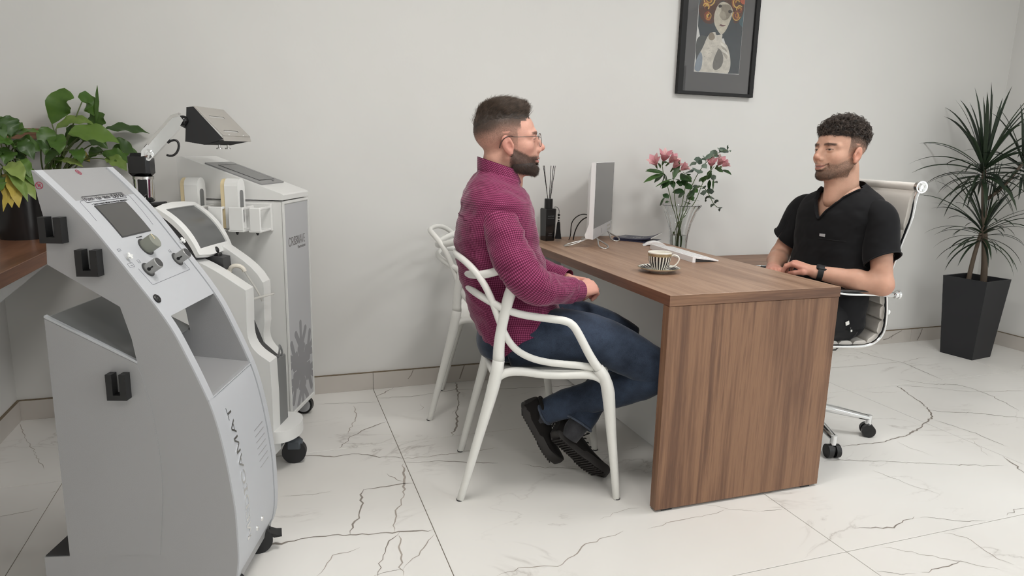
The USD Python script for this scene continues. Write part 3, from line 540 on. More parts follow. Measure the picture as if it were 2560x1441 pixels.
part(ar, 'clamp_lever', [tube([(.01, -.03, .985), (.05, -.04, .985), (.075, -.045, .988)], [.008, .010, .009], 10)], 'black_plastic')
part(ar, 'cable', tube(smooth_path([(-.01, -.035, .95), (.0, -.055, 1.0), (.01, -.05, 1.02), (.015, -.035, .97), (.02, -.03, .90)], 20), .003, 8), 'black_plastic')
j_ = minus(mv(rot(bx(-.040, .034, -.035, .035, 1.083, 1.165, .012), [0, 0, 1], -.2), 0, 0, 0), cyl((-.004, 0, 1.14), (-.004, 0, 1.2), .026, sides=24))
part(ar, 'joint_housing', j_, 'black_gloss')
p0_, p1_ = rel(at(372, 388, 'y', py_-.01)), rel(at(449, 293, 'y', py_-.01)); dd = unit(p1_-p0_); nn_ = unit(V(-dd[2], 0, dd[0])); LL = np.linalg.norm(p1_-p0_)
link = lambda g, h, y0: place(extr(g, h, 'xz', y0), p0_, dd, V(0, 1, 0), nn_)
gl = Polygon([(-.015, -.016), (LL*.75, -.024), (LL, -.018), (LL+.006, .004), (LL*.9, .018), (.0, .024), (-.02, .012)]).buffer(-.004).buffer(.004, quad_segs=4)
lk = part(ar, 'arm_link', link(gl, .052, -.026), 'chrome')
part(lk, 'cover', link(Polygon([(.03, .019), (LL*.9, .0145), (LL, .002), (LL+.012, .008), (LL*.93, .0225), (.03, .027)]), .066, -.033), 'brushed_steel')
part(lk, 'badge', place(bx(.052, .082, -.010, .010, .0245, .0258), p0_, dd, V(0, 1, 0), nn_), 'dark_grey', False)
part(lk, 'slot', place(bx(.012, .036, -.014, .014, .0235, .0262), p0_, dd, V(0, 1, 0), nn_), 'black_matte', False)
for sg in (-1, 1): part(lk, 'pivot_bolt', place(lathe([(.006, .003), (.013, .002), (.016, 0), (.006, 0), (.006, .003)], 20), p0_+V(0, sg*.027, 0)+dd*.006, V(1, 0, 0), V(0, 0, 1), V(0, sg, 0)), 'chrome')
part(ar, 'cable_clip', tube(smooth_path([p0_+dd*.085+V(.01, 0, -.022), p0_+dd*.10+V(.035, 0, -.03), p0_+dd*.09+V(.04, 0, -.05), p0_+dd*.06+V(.02, 0, -.045)], 14), .004, 8), 'black_plastic')
hA = rel(V(-.2465, 2.80, 1.3314)); hB = rel(V(-.1558, 2.80, 1.2326)); hC = rel(at(466, 268, 'y', py_)); hD = rel(at(463, 354, 'y', py_)); hE = rel(at(510, 362, 'y', py_))
wv = V(.3746, .9272, 0); LW = .235
part(ar, 'swivel', [cyl(p1_+V(-.005, 0, -.01), hC*.45+hD*.55+V(.012, .05, 0), .016), ball(p1_+V(.01, 0, -.012), .019)], 'black_gloss')
def prism(pl, l, o=0.0):
    a = np.array(pl); n = len(a); return loft([np.array(a)+wv*o, np.array(a)+wv*(o+l)])
part(ar, 'tray_cheek', prism([hA+V(-.004, 0, .002), hC, hD, hE, hB+V(0, 0, -.012)], .005), 'black_matte', False)
td = unit(hB-hA); tn = unit(np.cross(wv, td)); tn = tn if tn[2] > 0 else -tn
# bent steel sheet with two slots, in its own plane (x down the slope, y across)
Ls = np.linalg.norm(hB-hA); sh = extr(sbox(-.004, 0, Ls, LW).difference(unary_union([rrect(Ls*.28, Ls*.34, LW*.55-.085, LW*.55+.035, .003), rrect(Ls*.80, Ls*.86, LW*.55-.085, LW*.55+.035, .003)])), .0025, 'xy')
tray = part(ar, 'steel_tray', place(sh, hA, td, wv, tn), 'steel_light', False)
lipd = unit(V(.25, 0, -.97)); part(tray, 'lip', place(bx(0, .018, 0, LW, -.0025, 0), hB, lipd, wv, np.cross(lipd, wv)), 'steel_light', False)
for y_ in (.25, .78): part(tray, 'rivet', place(lathe([(0, .002), (.003, .0012), (.004, 0)], 12), hA+td*Ls*.96+wv*LW*y_+tn*.0025, td, wv, tn), 'chrome')
part(ar, 'tray_floor', prism([hD+V(.004, 0, .0), hE, hB+V(0, 0, -.018), hB+V(-.002, 0, -.015), hE+V(0, 0, .004), hD+V(.004, 0, .004)], LW*.9, .005), 'black_matte', False)
for f_ in (.25, .55): part(ar, 'thumb_screw', lathe([(0, -.016), (.011, -.016), (.011, -.012), (.004, -.011), (.004, 0), (0, 0)], 14, tuple(hE*.6+hB*.4+V(0, 0, -.012)+wv*LW*f_)), 'brushed_steel')
# ---------------------------------------------------------------- white plastic armchairs
def armchair(label, c, ang):
    t = thing('plastic_armchair', label, 'chair', (c[0], c[1], 0), ang, 'white plastic armchairs at the desk')
    mirror = lambda p: [V(x, -y, z) for x, y, z in p]
    leg = [(-.268, -.2, 0), (-.23, -.212, .15), (-.19, -.222, .308), (-.160, -.228, .43), (-.145, -.23, .52)]
    c1 = [(-.145, -.23, .52), (-.140, -.235, .616), (-.124, -.24, .704), (-.102, -.245, .778), (-.093, -.246, .806), (-.100, -.244, .824), (-.122, -.24, .830), (-.17, -.226, .815), (-.215, -.19, .80), (-.245, -.12, .79), (-.258, 0, .785)]
    c2 = [(.205, -.235, .478), (.150, -.245, .555), (.114, -.25, .620), (.088, -.25, .652), (.046, -.25, .664), (-.03, -.248, .673), (-.126, -.24, .695), (-.178, -.22, .718), (-.222, -.17, .735), (-.248, -.09, .742), (-.255, 0, .742)]
    c3 = [(.185, -.222, .488), (.061, -.232, .508), (-.034, -.236, .528), (-.095, -.236, .565), (-.136, -.232, .631), (-.157, -.229, .685), (-.184, -.223, .751), (-.215, -.207, .80), (-.25, -.17, .833), (-.28, -.10, .847), (-.292, 0, .848)]
    seat = Polygon([(-.155, -.20), (-.17, 0), (-.155, .20), (.02, .225), (.19, .228), (.235, .17), (.245, 0), (.235, -.17), (.19, -.228), (.02, -.225)]).buffer(-.03).buffer(.03, quad_segs=5)
    e = extr(seat, .016, 'xy', -.008); v_, f_ = trimesh.remesh.subdivide_to_size(e.vertices, e.faces, .04, max_iter=10); v_ = np.array(v_)
    v_[:, 2] += .476 - .022*np.clip(1-(v_[:, 0]/.22)**2, 0, 1)*np.clip(1-(v_[:, 1]/.22)**2, 0, 1) - .12*np.clip(v_[:, 0]-.19, 0, 1)
    part(t, 'seat', (v_, f_), 'chair_white', 40)
    for k, (crv, r0, r1) in enumerate(((c1, .0175, .0118), (c2, .0135, .0108), (c3, .0112, .0100))):
        full = smooth_path(crv + mirror(crv[:-1])[::-1], 90); s_ = np.abs(np.linspace(-1, 1, 90)); rr = r1+(r0-r1)*s_**3 + (.004*np.exp(-((s_-.62)/.12)**2) if k == 0 else 0)
        part(t, 'back_rail', tube(full, rr, 12, 1.15), 'chair_white', True)
    for sg in (1, -1):
        q = leg if sg == 1 else mirror(leg); part(t, 'leg', tube(smooth_path(q, 16), np.interp(np.linspace(0, 1, 16), [0, .5, .85, 1], [.0125, .0165, .0215, .0205]), 14), 'chair_white', True)
        fl_ = [(.285, -.205, 0), (.262, -.212, .18), (.238, -.220, .36), (.222, -.228, .44), (.19, -.234, .492)]; q = fl_ if sg == 1 else mirror(fl_)
        part(t, 'leg', tube(smooth_path(q, 16), np.interp(np.linspace(0, 1, 16), [0, .5, .8, 1], [.0125, .017, .0225, .02]), 14), 'chair_white', True)
        ap = [(-.165, -.222, .430), (-.120, -.226, .474), (0, -.226, .470), (.12, -.226, .468), (.185, -.226, .462), (.226, -.222, .42)]; q = ap if sg == 1 else mirror(ap)
        part(t, 'seat_apron', tube(smooth_path(q, 26), .0145, 10), 'chair_white', True)
        for x_ in (-.2685, .2855): part(t, 'glide', cyl((x_, -sg*(.2 if x_ < 0 else .205), 0), (x_, -sg*(.2 if x_ < 0 else .205), .004), .013), 'dark_grey')
    part(t, 'seat_apron', tube(smooth_path([(-.16, -.20, .47), (-.172, 0, .468), (-.16, .20, .47)], 16), .0135, 10), 'chair_white', True)
    part(t, 'seat_apron', tube(smooth_path([(.215, -.21, .455), (.238, -.1, .464), (.242, 0, .464), (.238, .1, .464), (.215, .21, .455)], 20), .0125, 10), 'chair_white', True)
CH1, CA1 = (.8945, 2.274), math.atan2(-.261, .965)
armchair('white plastic armchair with looping back rails that the man in the checked shirt sits on', CH1, CA1)
armchair('empty white plastic armchair by the wall, half hidden behind the seated man', (.961, 2.985), math.atan2(-.36, .933))
# ---------------------------------------------------------------- office chair
OC, OA = V(2.203, 2.35, 0), math.atan2(.227, -.974)
oc = thing('office_chair', 'white ribbed leather office chair with chrome frame under the man in black scrubs', 'chair', tuple(OC), OA)
prof_o = [(-.262, 1.098), (-.252, 1.07), (-.243, .985), (-.222, .906), (-.200, .824), (-.180, .73), (-.178, .69), (-.185, .636), (-.191, .557), (-.187, .522), (-.168, .487), (-.138, .467), (-.10, .460), (0, .459), (.12, .464), (.20, .470), (.245, .455), (.258, .43)]
po = smooth_path([(x, 0, z) for x, z in prof_o], 90)[:, [0, 2]]
for sg in (-1, 1):
    part(oc, 'side_rail', tube(np.c_[po[:, 0], np.full(len(po), sg*.25), po[:, 1]], .0105, 10, .7), 'chrome', True)
    r_ = part(oc, 'end_roller', [cyl((-.262, sg*.262, 1.103), (-.262, sg*.245, 1.103), .024, sides=28)], 'brushed_steel'); part(r_, 'cap_ring', place(lathe([(.008, .001), (.016, .0025), (.018, 0), (.008, 0), (.008, .001)], 24), (-.262, sg*.262, 1.103), (1, 0, 0), (0, 0, 1), (0, sg, 0)), 'chrome')
    arm = [(.15, sg*.25, .468), (.20, sg*.285, .56), (.17, sg*.295, .66), (.12, sg*.29, .690), (.02, sg*.285, .686), (-.10, sg*.282, .682), (-.178, sg*.275, .678), (-.205, sg*.262, .676)]
    part(oc, 'armrest', tube(smooth_path(arm, 40), .011, 10, .75), 'chrome', True)
    part(oc, 'arm_bolt', [cyl((-.205, sg*.262, .676), (-.218, sg*.262, .676), .016), cyl((-.218, sg*.262, .676), (-.226, sg*.262, .676), .019)], 'chrome')
    part(oc, 'arm_pad', bx(-.16, .10, sg*.285-.02, sg*.285+.02, .692, .700, .003), 'black_plastic')
pn = smooth_path([(x, 0, z) for x, z in prof_o], 400)[:, [0, 2]]; dl_ = np.r_[0, np.cumsum(np.linalg.norm(np.diff(pn, axis=0), axis=1))]
tg = np.gradient(pn, axis=0); tg /= np.linalg.norm(tg, axis=1, keepdims=True); nm = np.stack([-tg[:, 1], tg[:, 0]], 1)
def rib(s0, s1, first=False):                      # one padded channel of the sling
    s_ = np.linspace(s0, s1, 9); R_ = []
    for q in s_:
        u, z = np.interp(q, dl_, pn[:, 0]), np.interp(q, dl_, pn[:, 1]); n_ = V(np.interp(q, dl_, nm[:, 0]), np.interp(q, dl_, nm[:, 1]))
        k = (q-s0)/(s1-s0)*2-1; th = (.016 if not first else .013)*math.sqrt(max(0, 1-k**4*.98))+.0015
        R_.append([V(u+n_[0]*th, y_, z+n_[1]*th) for y_ in (-.236, -.12, 0, .12, .236)] + [V(u-n_[0]*th, y_, z-n_[1]*th) for y_ in (.236, .12, 0, -.12, -.236)])
    return loft(R_)
ribs = [0.006, .17] + list(np.arange(.235, dl_[-1], .062)); ribs[-1] = dl_[-1]
for k in range(len(ribs)-1): part(oc, 'leather_rib', rib(ribs[k], ribs[k+1], k == 0), 'white_leather', 50)
part(oc, 'top_roll', cyl((-.262, -.244, 1.101), (-.262, .244, 1.101), .0175), 'white_leather')
for a_ in ((-.197, .60), (.05, .445)): part(oc, 'cross_bar', cyl((a_[0], -.25, a_[1]), (a_[0], .25, a_[1]), .011), 'chrome')
part(oc, 'tilt_mechanism', bx(-.12, .10, -.08, .08, .385, .44, .012), 'black_plastic'); part(oc, 'tilt_knob', [tube([(-.02, -.08, .425), (-.02, -.30, .425)], .006), bx(-.04, .0, -.33, -.28, .415, .435, .006)], 'black_plastic')
part(oc, 'gas_column', [cyl((0, 0, .12), (0, 0, .26), .028), cyl((0, 0, .26), (0, 0, .39), .016)], 'chrome')
part(oc, 'hub', lathe([(0, .06), (.045, .06), (.04, .13), (0, .13)], 28), 'chrome')
Rz = np.array([[math.cos(OA), math.sin(OA)], [-math.sin(OA), math.cos(OA)]])
for k in range(5):
    a0 = math.atan2(2.187-2.35, 2.47-2.203) - 2*PI/5*k - OA; d = V(math.cos(a0), math.sin(a0), 0); n_ = V(-d[1], d[0], 0)
    b = part(oc, 'base_arm', tube([d*.03+V(0, 0, .125), d*.17+V(0, 0, .105), d*.30+V(0, 0, .084)], [.026, .022, .016], 12, .8), 'chrome', True)
    part(b, 'arm_tip', cyl(d*.300+V(0, 0, .056), d*.300+V(0, 0, .096), .0135), 'chrome')
    w_ = part(oc, 'castor', [cyl(d*.30+n_*.006+V(0, 0, .0285), d*.30+n_*.026+V(0, 0, .0285), .0285, sides=24), cyl(d*.30-n_*.006+V(0, 0, .0285), d*.30-n_*.026+V(0, 0, .0285), .0285, sides=24)], 'black_plastic', 40)
    part(w_, 'axle_cover', [ball(d*.30+V(0, 0, .034), .021)], 'black_plastic')
# ---------------------------------------------------------------- planter with dracaena, right corner
PLC, PLA = V(4.14, 3.04, 0), math.radians(8.5)
pl = thing('square_planter', 'tall black square tapered planter in the right corner', 'planter', tuple(PLC), PLA)
sq = lambda h, z: [V(-h, -h, z), V(h, -h, z), V(h, h, z), V(-h, h, z)]
part(pl, 'wall', loft([sq(.099, 0), sq(.131, .50), sq(.122, .50), sq(.118, .42)], True), 'planter_black', False)
part(pl, 'soil', bx(-.119, .119, -.119, .119, .42, .455, .004), 'soil', False)
def blade(p0, d0, L, w, droop, seed, n=11, twist=0.0):      # narrow strap leaf that arches under its weight
    rng = np.random.default_rng(seed); p = np.array(p0, float); d = unit(d0); pts = [p.copy()]; st = L/(n-1)
    for k in range(n-1): d = unit(d+V(0, 0, -droop*(.35+k/(n-1)))); p = p+d*st; pts.append(p.copy())
    pts = np.array(pts); t = np.gradient(pts, axis=0); t /= np.linalg.norm(t, axis=1, keepdims=True); sx = unit(np.cross(d0, [0, 0, 1.0]) if abs(unit(d0)[2]) < .98 else V(1, 0, 0)); s = np.linspace(0, 1, n)
    wd = w*np.interp(s, [0, .12, .45, .8, 1], [.55, .9, 1, .62, .03]); up = np.cross(np.tile(sx, (n, 1)), t); ca, sa = math.cos(twist), math.sin(twist); side = ca*sx+sa*up
    v = np.concatenate([pts+side*wd[:, None]/2+up*wd[:, None]*.18, pts, pts-side*wd[:, None]/2+up*wd[:, None]*.18]); k = np.arange(n-1)
    f = np.vstack([np.stack([k+a, k+1+a, k+n+1+a, k+n+a], 1) for a in (0, n)]); return v, f
dr = thing('dracaena', 'dark green dracaena with two tiers of thin drooping leaves in the black planter', 'plant', tuple(PLC+V(0, 0, .455)), 0)
r2 = np.random.default_rng(5); o_ = PLC+V(0, 0, .455)
heads = [(V(4.079, 3.06, 1.17)-o_, 62, .46, .021, -.05, 1.0), (V(4.143, 3.05, .80)-o_, 66, .42, .015, -.15, .8), (V(4.30, 2.98, 1.20)-o_, 34, .36, .018, .0, 1.0)]
part(dr, 'stem', tube(smooth_path([(.044, -.015, -.02), (.03, -.01, .15), (.0, 0, .34), (-.03, .01, .52), (-.061, .02, .73)], 20), np.linspace(.019, .012, 20), 10), 'bark', True)
part(dr, 'stem', tube(smooth_path([(-.045, .02, -.02), (-.03, .02, .15), (.0, .01, .36)], 14), np.linspace(.014, .010, 14), 10), 'bark', True)
part(dr, 'stem', tube(smooth_path([(-.03, .01, .52), (.02, -.01, .56), (.10, -.04, .66), (.16, -.06, .76)], 14), np.linspace(.011, .008, 14), 10), 'bark', True)
sd = 0
for hp, n, L, w, e0, dz in heads:
    for k in range(n):
        a = k*2.39996+r2.uniform(-.2, .2); f = k/(n-1); el = math.radians(88-108*f+r2.uniform(-10, 10)); l_ = L*(.62+.38*math.sin(PI*min(1, f+.25)))*r2.uniform(.85, 1.12)
        d = V(math.cos(a)*math.cos(el), math.sin(a)*math.cos(el), math.sin(el)); st_ = hp+V(0, 0, .05-.13*f)+.012*V(math.cos(a), math.sin(a), 0)
        end = o_+st_+V(d[0], d[1], 0)*l_*.9
        if end[1] > LY1-.03: l_ *= max(.3, (LY1-.04-(o_+st_)[1])/max(.02, (end-o_-st_)[1]))
        if end[0] > LX1-.03: l_ *= max(.3, (LX1-.04-(o_+st_)[0])/max(.02, (end-o_-st_)[0]))
        sd += 1; part(dr, 'leaf', blade(st_, d, l_, w*r2.uniform(.8, 1.15), .085+.10*f*r2.uniform(.5, 1.3), sd, 11, r2.uniform(-.5, .5)), 'dracaena_leaf', True)
# ---------------------------------------------------------------- wooden counter and potted plants, left
CT, CX = .845, -.70
ct = thing('wooden_counter', 'brown wooden counter along the left wall carrying the leafy potted plants', 'counter', (LX0, 0, 0))
part(ct, 'worktop', bx(0, CX-LX0, .9, LY1-.004, CT-.042, CT, .0015), 'walnut_dark', False)
for y_ in (1.2, 2.2, 3.2): part(ct, 'bracket', extr([(0, CT-.30), (.02, CT-.30), (.30, CT-.06), (.30, CT-.042), (0, CT-.042)], .03, 'xz', y_), 'white_plastic', False)
shf = single('floating_shelf', bx(LX0+.0, -.84, LY1-.16, LY1-.002, 1.204, 1.246, .001), 'walnut_x', 'short brown wooden shelf on the wall behind the leafy plants', 'shelf')
def pot(label, c, r0, r1, h):
    t = thing('black_pot', label, 'flower pot', c); part(t, 'pot_wall', lathe([(0, 0), (r0, 0), (r1, h), (r1+.005, h+.001), (r1-.008, h), (r1-.014, h-.05), (0, h-.05)], 36), 'pot_black', 30)
    part(t, 'soil', lathe([(0, h-.03), (r1-.012, h-.032), (r1-.013, h-.049), (0, h-.049)], 24), 'soil'); return t
PA, PB = V(-.865, 2.985, CT), V(-.815, 3.235, CT)
pot('glossy black flower pot on the wooden counter at the left picture edge', tuple(PA), .074, .092, .20)
pot('black flower pot on the counter, mostly hidden behind the silver device', tuple(PB), .07, .088, .19)
def broad_leaf(p0, p1, p2, w, nrm, seed, wav=.10, fold=.18, n=13):
    rng = np.random.default_rng(seed); s = np.linspace(0, 1, n)[:, None]; p0, p1, p2 = map(np.asarray, (p0, p1, p2)); c = (1-s)**2*p0+2*s*(1-s)*p1+s*s*p2
    t = np.gradient(c, axis=0); t /= np.linalg.norm(t, axis=1, keepdims=True); sd_ = np.cross(t, nrm); sd_ /= np.linalg.norm(sd_, axis=1, keepdims=True)+1e-9; up = np.cross(sd_, t)
    wd = w*np.interp(s[:, 0], [0, .1, .3, .5, .75, .92, 1], [.04, .45, .92, 1, .72, .25, .02])/2; rows = []
    for u in (-1, -.55, 0, .55, 1):
        wv_ = wav*w*np.sin(s[:, 0]*rng.uniform(14, 22)+rng.uniform(0, 6)+u)*abs(u)**2; rows.append(c+sd_*(u*wd)[:, None]+up*(abs(u)*fold*wd*2*.5+wv_*np.minimum(1, wd/w*3))[:, None])
    v = np.concatenate(rows); k = np.arange(n-1); f = np.vstack([np.stack([k+a*n, k+1+a*n, k+n+1+a*n, k+n+a*n], 1) for a in range(4)]); return v, f
def px3(x, y, depth): d = ray(x, y); return CAM+d/math.hypot(d[0], d[1])*depth
DA, DB = math.hypot(PA[0], PA[1]), math.hypot(PB[0], PB[1])
def leafy_plant(name, label, o, D, leaves, mats, seed):
    t = thing(name, label, 'plant', tuple(o)); rng = np.random.default_rng(seed); base = o+V(0, 0, 0)
    for k, (x0, y0, x1, y1, w, dd, m, bend) in enumerate(leaves):
        D0, D1 = D+dd*.35+rng.uniform(-.03, .03), D+dd; p0, p2 = px3(x0, y0, D0), px3(x1, y1, D1); lim = LY1-.02
        for p in (p0, p2): p[1] = min(p[1], lim); p[0] = max(p[0], LX0+.02)
        p1 = (p0+p2)/2+V(0, 0, bend); p1[1] = min(p1[1], lim); ww = w*.001*1.55
        vw = unit(CAM-p1); nr = unit(V(0, 0, .8)+vw*rng.uniform(.5, 1.1)+V(rng.uniform(-.3, .3), rng.uniform(-.3, .3), 0))
        l = part(t, 'leaf', (lambda q: (np.asarray(q[0])-o, q[1]))(broad_leaf(p0, p1, p2, ww, nr, seed*100+k)), mats[m], True)
        b = base+V(rng.uniform(-.03, .03), rng.uniform(-.03, .03), 0); mid = (p0*.6+b*.4)+V(0, 0, .05)+V(rng.uniform(-.02, .02), 0, 0); mid[1] = min(mid[1], lim)
        part(l, 'stalk', tube(smooth_path(np.array([b, mid, p0])-o, 10), np.linspace(.0034, .0022, 10), 6), 'stalk', True)
    return t
LB = [(130,310,185,246,62,-.02,1,.075),(205,255,235,290,60,.02,1,.05),(240,310,243,212,12,.0,0,.0),(232,330,262,286,52,.03,0,.03),(262,322,374,334,40,.05,0,.02),(140,322,235,312,34,-.05,2,.05),(170,335,298,358,56,-.10,1,.04),(290,345,340,415,30,.02,0,.04),
 (255,385,335,412,50,-.03,1,.02),(262,398,318,428,40,-.08,2,.03),(120,318,112,388,42,-.09,1,.03),(135,335,150,385,44,-.12,1,.02),(185,375,205,410,36,-.10,1,.03),(195,345,270,372,46,.0,0,.03),(160,372,112,412,30,-.06,0,.03),(150,402,208,418,22,-.10,2,.02),
 (205,320,170,368,40,.05,0,.03),(218,330,178,352,36,.08,0,.03),(280,375,345,385,30,.06,0,.03),(145,380,120,345,32,.0,0,.03),(225,395,260,378,30,.06,0,.03),(118,425,165,396,26,-.03,1,.02),(100,340,60,362,30,.05,0,.03),(170,340,200,322,30,.06,0,.02),(225,405,190,380,22,.0,3,.02)]
LA = [(28,340,8,292,48,-.02,0,.03),(25,345,45,302,44,.02,0,.03),(0,330,30,300,30,.05,0,.03),(20,345,98,330,30,-.05,1,.02),(10,352,-30,330,50,-.05,0,.03),(38,372,-10,362,44,-.10,1,.04),(30,365,100,378,56,-.02,0,.02),(45,355,85,400,36,-.05,0,.03),(30,378,12,412,36,-.06,0,.03),(60,365,50,420,26,-.02,0,.03),
 (10,420,90,500,44,-.14,2,.05),(20,425,70,505,26,-.16,2,.04),(12,435,30,520,34,-.17,3,.03),(25,432,48,520,30,-.17,3,.02),(2,440,-20,500,40,-.16,1,.03),(40,425,95,470,34,-.12,1,.04),(15,415,60,455,40,-.14,2,.04),(70,380,120,372,34,.0,0,.03),(8,380,-30,400,40,-.05,1,.03),(50,400,75,445,28,-.10,1,.03),(30,440,8,530,16,-.18,3,.01)]
leafy_plant('leafy_plant', 'green leafy houseplant with wavy leaves and yellowing tips in the left edge pot', PA+V(0, 0, .17), DA, LA, ('leaf_green', 'leaf_light', 'leaf_pale', 'leaf_yellow'), 3)
leafy_plant('leafy_plant', 'green leafy houseplant with long arching leaves behind the silver device', PB+V(0, 0, .16), DB, LB, ('leaf_green', 'leaf_light', 'leaf_pale', 'leaf_yellow'), 4)
# ---------------------------------------------------------------- things on the desk
plain('bottle_black', s2l(20, 20, 21), .08, spec=.6); plain('collar_black', s2l(18, 18, 19), .35); plain('tassel', s2l(16, 16, 18), .9); plain('reed', s2l(30, 27, 26), .7)
plain('print_silver', s2l(150, 150, 150), .4); plain('navy', s2l(38, 42, 66), .38); plain('paper', s2l(225, 224, 220), .7); plain('porcelain', s2l(236, 232, 222), .12); plain('gilt', s2l(168, 152, 118), .25, metal=.5)
plain('white_device', s2l(236, 234, 234), .28); plain('stem_green', s2l(74, 92, 48), .5); plain('water', (.9, .95, .92), .02, transmission_weight=1.0, ior=1.33); plain('cup_shadow', s2l(34, 30, 30), .3)
t = thing('reed_diffuser', 'square black glass reed diffuser with dark sticks and tassel', 'diffuser', (1.327, 3.245, DH), .18)
part(t, 'bottle', loft([[V(-h, -h, z), V(h*.7, -h, z), V(h, -h*.7, z), V(h, h, z), V(-h*.7, h, z), V(-h, h*.7, z)] for h, z in ((.028, 0), (.0295, .004), (.0335, .158), (.031, .163), (.018, .164))]), 'bottle_black', 20)
part(t, 'collar', lathe([(0, .163), (.021, .163), (.021, .208), (.0195, .211), (0, .211)], 32), 'collar_black')
for x_, y_, dx, dy in ((-.006, -.002, -.034, .0), (-.003, .004, -.022, .01), (.005, .003, .012, .012), (.007, -.004, .020, -.004), (.008, 0, .016, .004)): part(t, 'reed_stick', cyl((x_, y_, .205), (x_+dx, y_+dy, .375), .0015, sides=8), 'reed')
tz = [(.020, -.020, .168), (.030, -.032, .170), (.036, -.040, .160), (.037, -.042, .140)]
ts = part(t, 'tassel', lathe([(0, .096), (.006, .098), (.0085, .085), (.010, .06), (.015, .02), (.0175, .012), (0, .010)], 22, (.037, -.042, 0)), 'tassel'); part(ts, 'cord', tube(smooth_path(tz, 12), .0012, 6), 'tassel')
for z_, r_ in ((.132, .0065), (.117, .0055), (.104, .0045)): part(ts, 'bead', ball((.037, -.042, z_), r_), 'bottle_black')
def label_text(parent, txt, h, pos, x, y, n, mat, w=None, name='lettering'):
    m = meshkit.text_mesh(txt, h, .0003); m.apply_translation([-m.bounds[:, 0].mean(), 0, 0]); 
    if w: m.vertices[:, 0] *= w/(m.bounds[1][0]-m.bounds[0][0])
    return part(parent, name, place(m, pos, x, y, n), mat, False)
nb = unit(V(0, -1, -.028)); yb = unit(V(0, -.028, 1))
label_text(t, 'CULTURE', .006, V(-.004, -.0332, .122), (1, 0, 0), yb, nb, 'print_grey', .036); label_text(t, 'BLACK EDITION', .004, V(-.004, -.0330, .112), (1, 0, 0), yb, nb, 'print_grey', .036); label_text(t, 'HOME', .004, V(-.004, -.0305, .034), (1, 0, 0), yb, nb, 'print_silver', .018); label_text(t, 'Diffuseur', .003, V(-.004, -.0303, .025), (1, 0, 0), yb, nb, 'print_grey', .026)
# all-in-one computer
mo = V(1.429, 2.929, DH); mw, mn = V(.602, .799, 0), V(.799, -.602, 0); MA = math.atan2(.799, .602)
t = thing('all_in_one_computer', 'slim white all-in-one computer on four steel hairpin legs', 'computer', tuple(mo), 0)
mp = lambda m: place(as_mesh(m), (0, 0, 0), mw, V(0, 0, 1), mn)          # x across, y up, z towards the user
Wm, zb, zt = .495, .040, .401
part(t, 'housing', mp(loft([[V(0, zb, z), V(Wm, zb, z), V(Wm, zt, z), V(0, zt, z)] if z > -.01 else [V(.0+e, zb+.012, z), V(Wm-e, zb+.012, z), V(Wm-e, zt-.004-e, z), V(e, zt-.004-e, z)] for z, e in ((0, 0), (-.006, 0), (-.022, .0), (-.045, .06))])), 'white_device', 20)
part(t, 'lower_bulge', mp(extr([(0, zb), (0, zb+.14), (-.012, zb+.10), (-.040, zb+.02), (-.036, zb+.004)], Wm-.0004, 'zy', .0002)), 'white_device', 20)
part(t, 'display', mp(bx(.004, Wm-.004, zb+.052, zt-.004, 0, .0012)), 'screen_glass', False)
part(t, 'power_key', mp(bx(Wm*.42, Wm*.43, zb+.012, zb+.036, 0, .0008)), 'grey_plastic', False)
for k in range(2): part(t, 'badge', mp(bx(Wm*.74, Wm*.92, zb+.008+k*.020, zb+.018+k*.020, 0, .0008)), 'steel_light', False)
part(t, 'edge_plate', mp(bx(Wm-.006, Wm+.0006, zb+.010, zb+.046, -.006, .0004)), 'mid_grey', False)
legs = [((1.323, 3.003), (.03, .02)), ((1.477, 2.895), (.09, .01)), ((1.668, 3.143), (.40, .015)), ((1.525, 3.245), (.34, .02))]
for (fx, fy), (w0, wd) in legs:
    f_ = V(fx, fy, .004+DH)-mo; a_ = mw*w0+V(0, 0, zb+.004)-mn*.012; b_ = mw*(w0+.055)+V(0, 0, zb+.004)-mn*.012; s_ = unit(np.cross(f_-(a_+b_)/2, [0, 0, 1.0]))
    s_ = s_ if s_ @ (b_-a_) > 0 else -s_
    part(t, 'hairpin_leg', tube(smooth_path([a_, a_*.55+f_*.45-s_*.004, f_-s_*.012, f_+unit(f_-(a_+b_)/2)*.006, f_+s_*.012, b_*.55+f_*.45+s_*.004, b_], 30), .0038, 8), 'brushed_steel', True)
cb = thing('cable', 'thin black power cable looping behind the white computer', 'cable', (1.47, 3.19, DH), 0)
part(cb, 'strand', tube(smooth_path([(-.035, .03, .003), (-.03, .02, .05), (-.032, .0, .10), (.0, -.02, .135), (.035, -.04, .135)], 20), .0025, 6), 'black_plastic'); part(cb, 'strand', tube(smooth_path([(-.015, .02, .003), (-.01, .01, .05), (.005, .0, .09), (.035, -.035, .125)], 20), .003, 6), 'black_plastic')
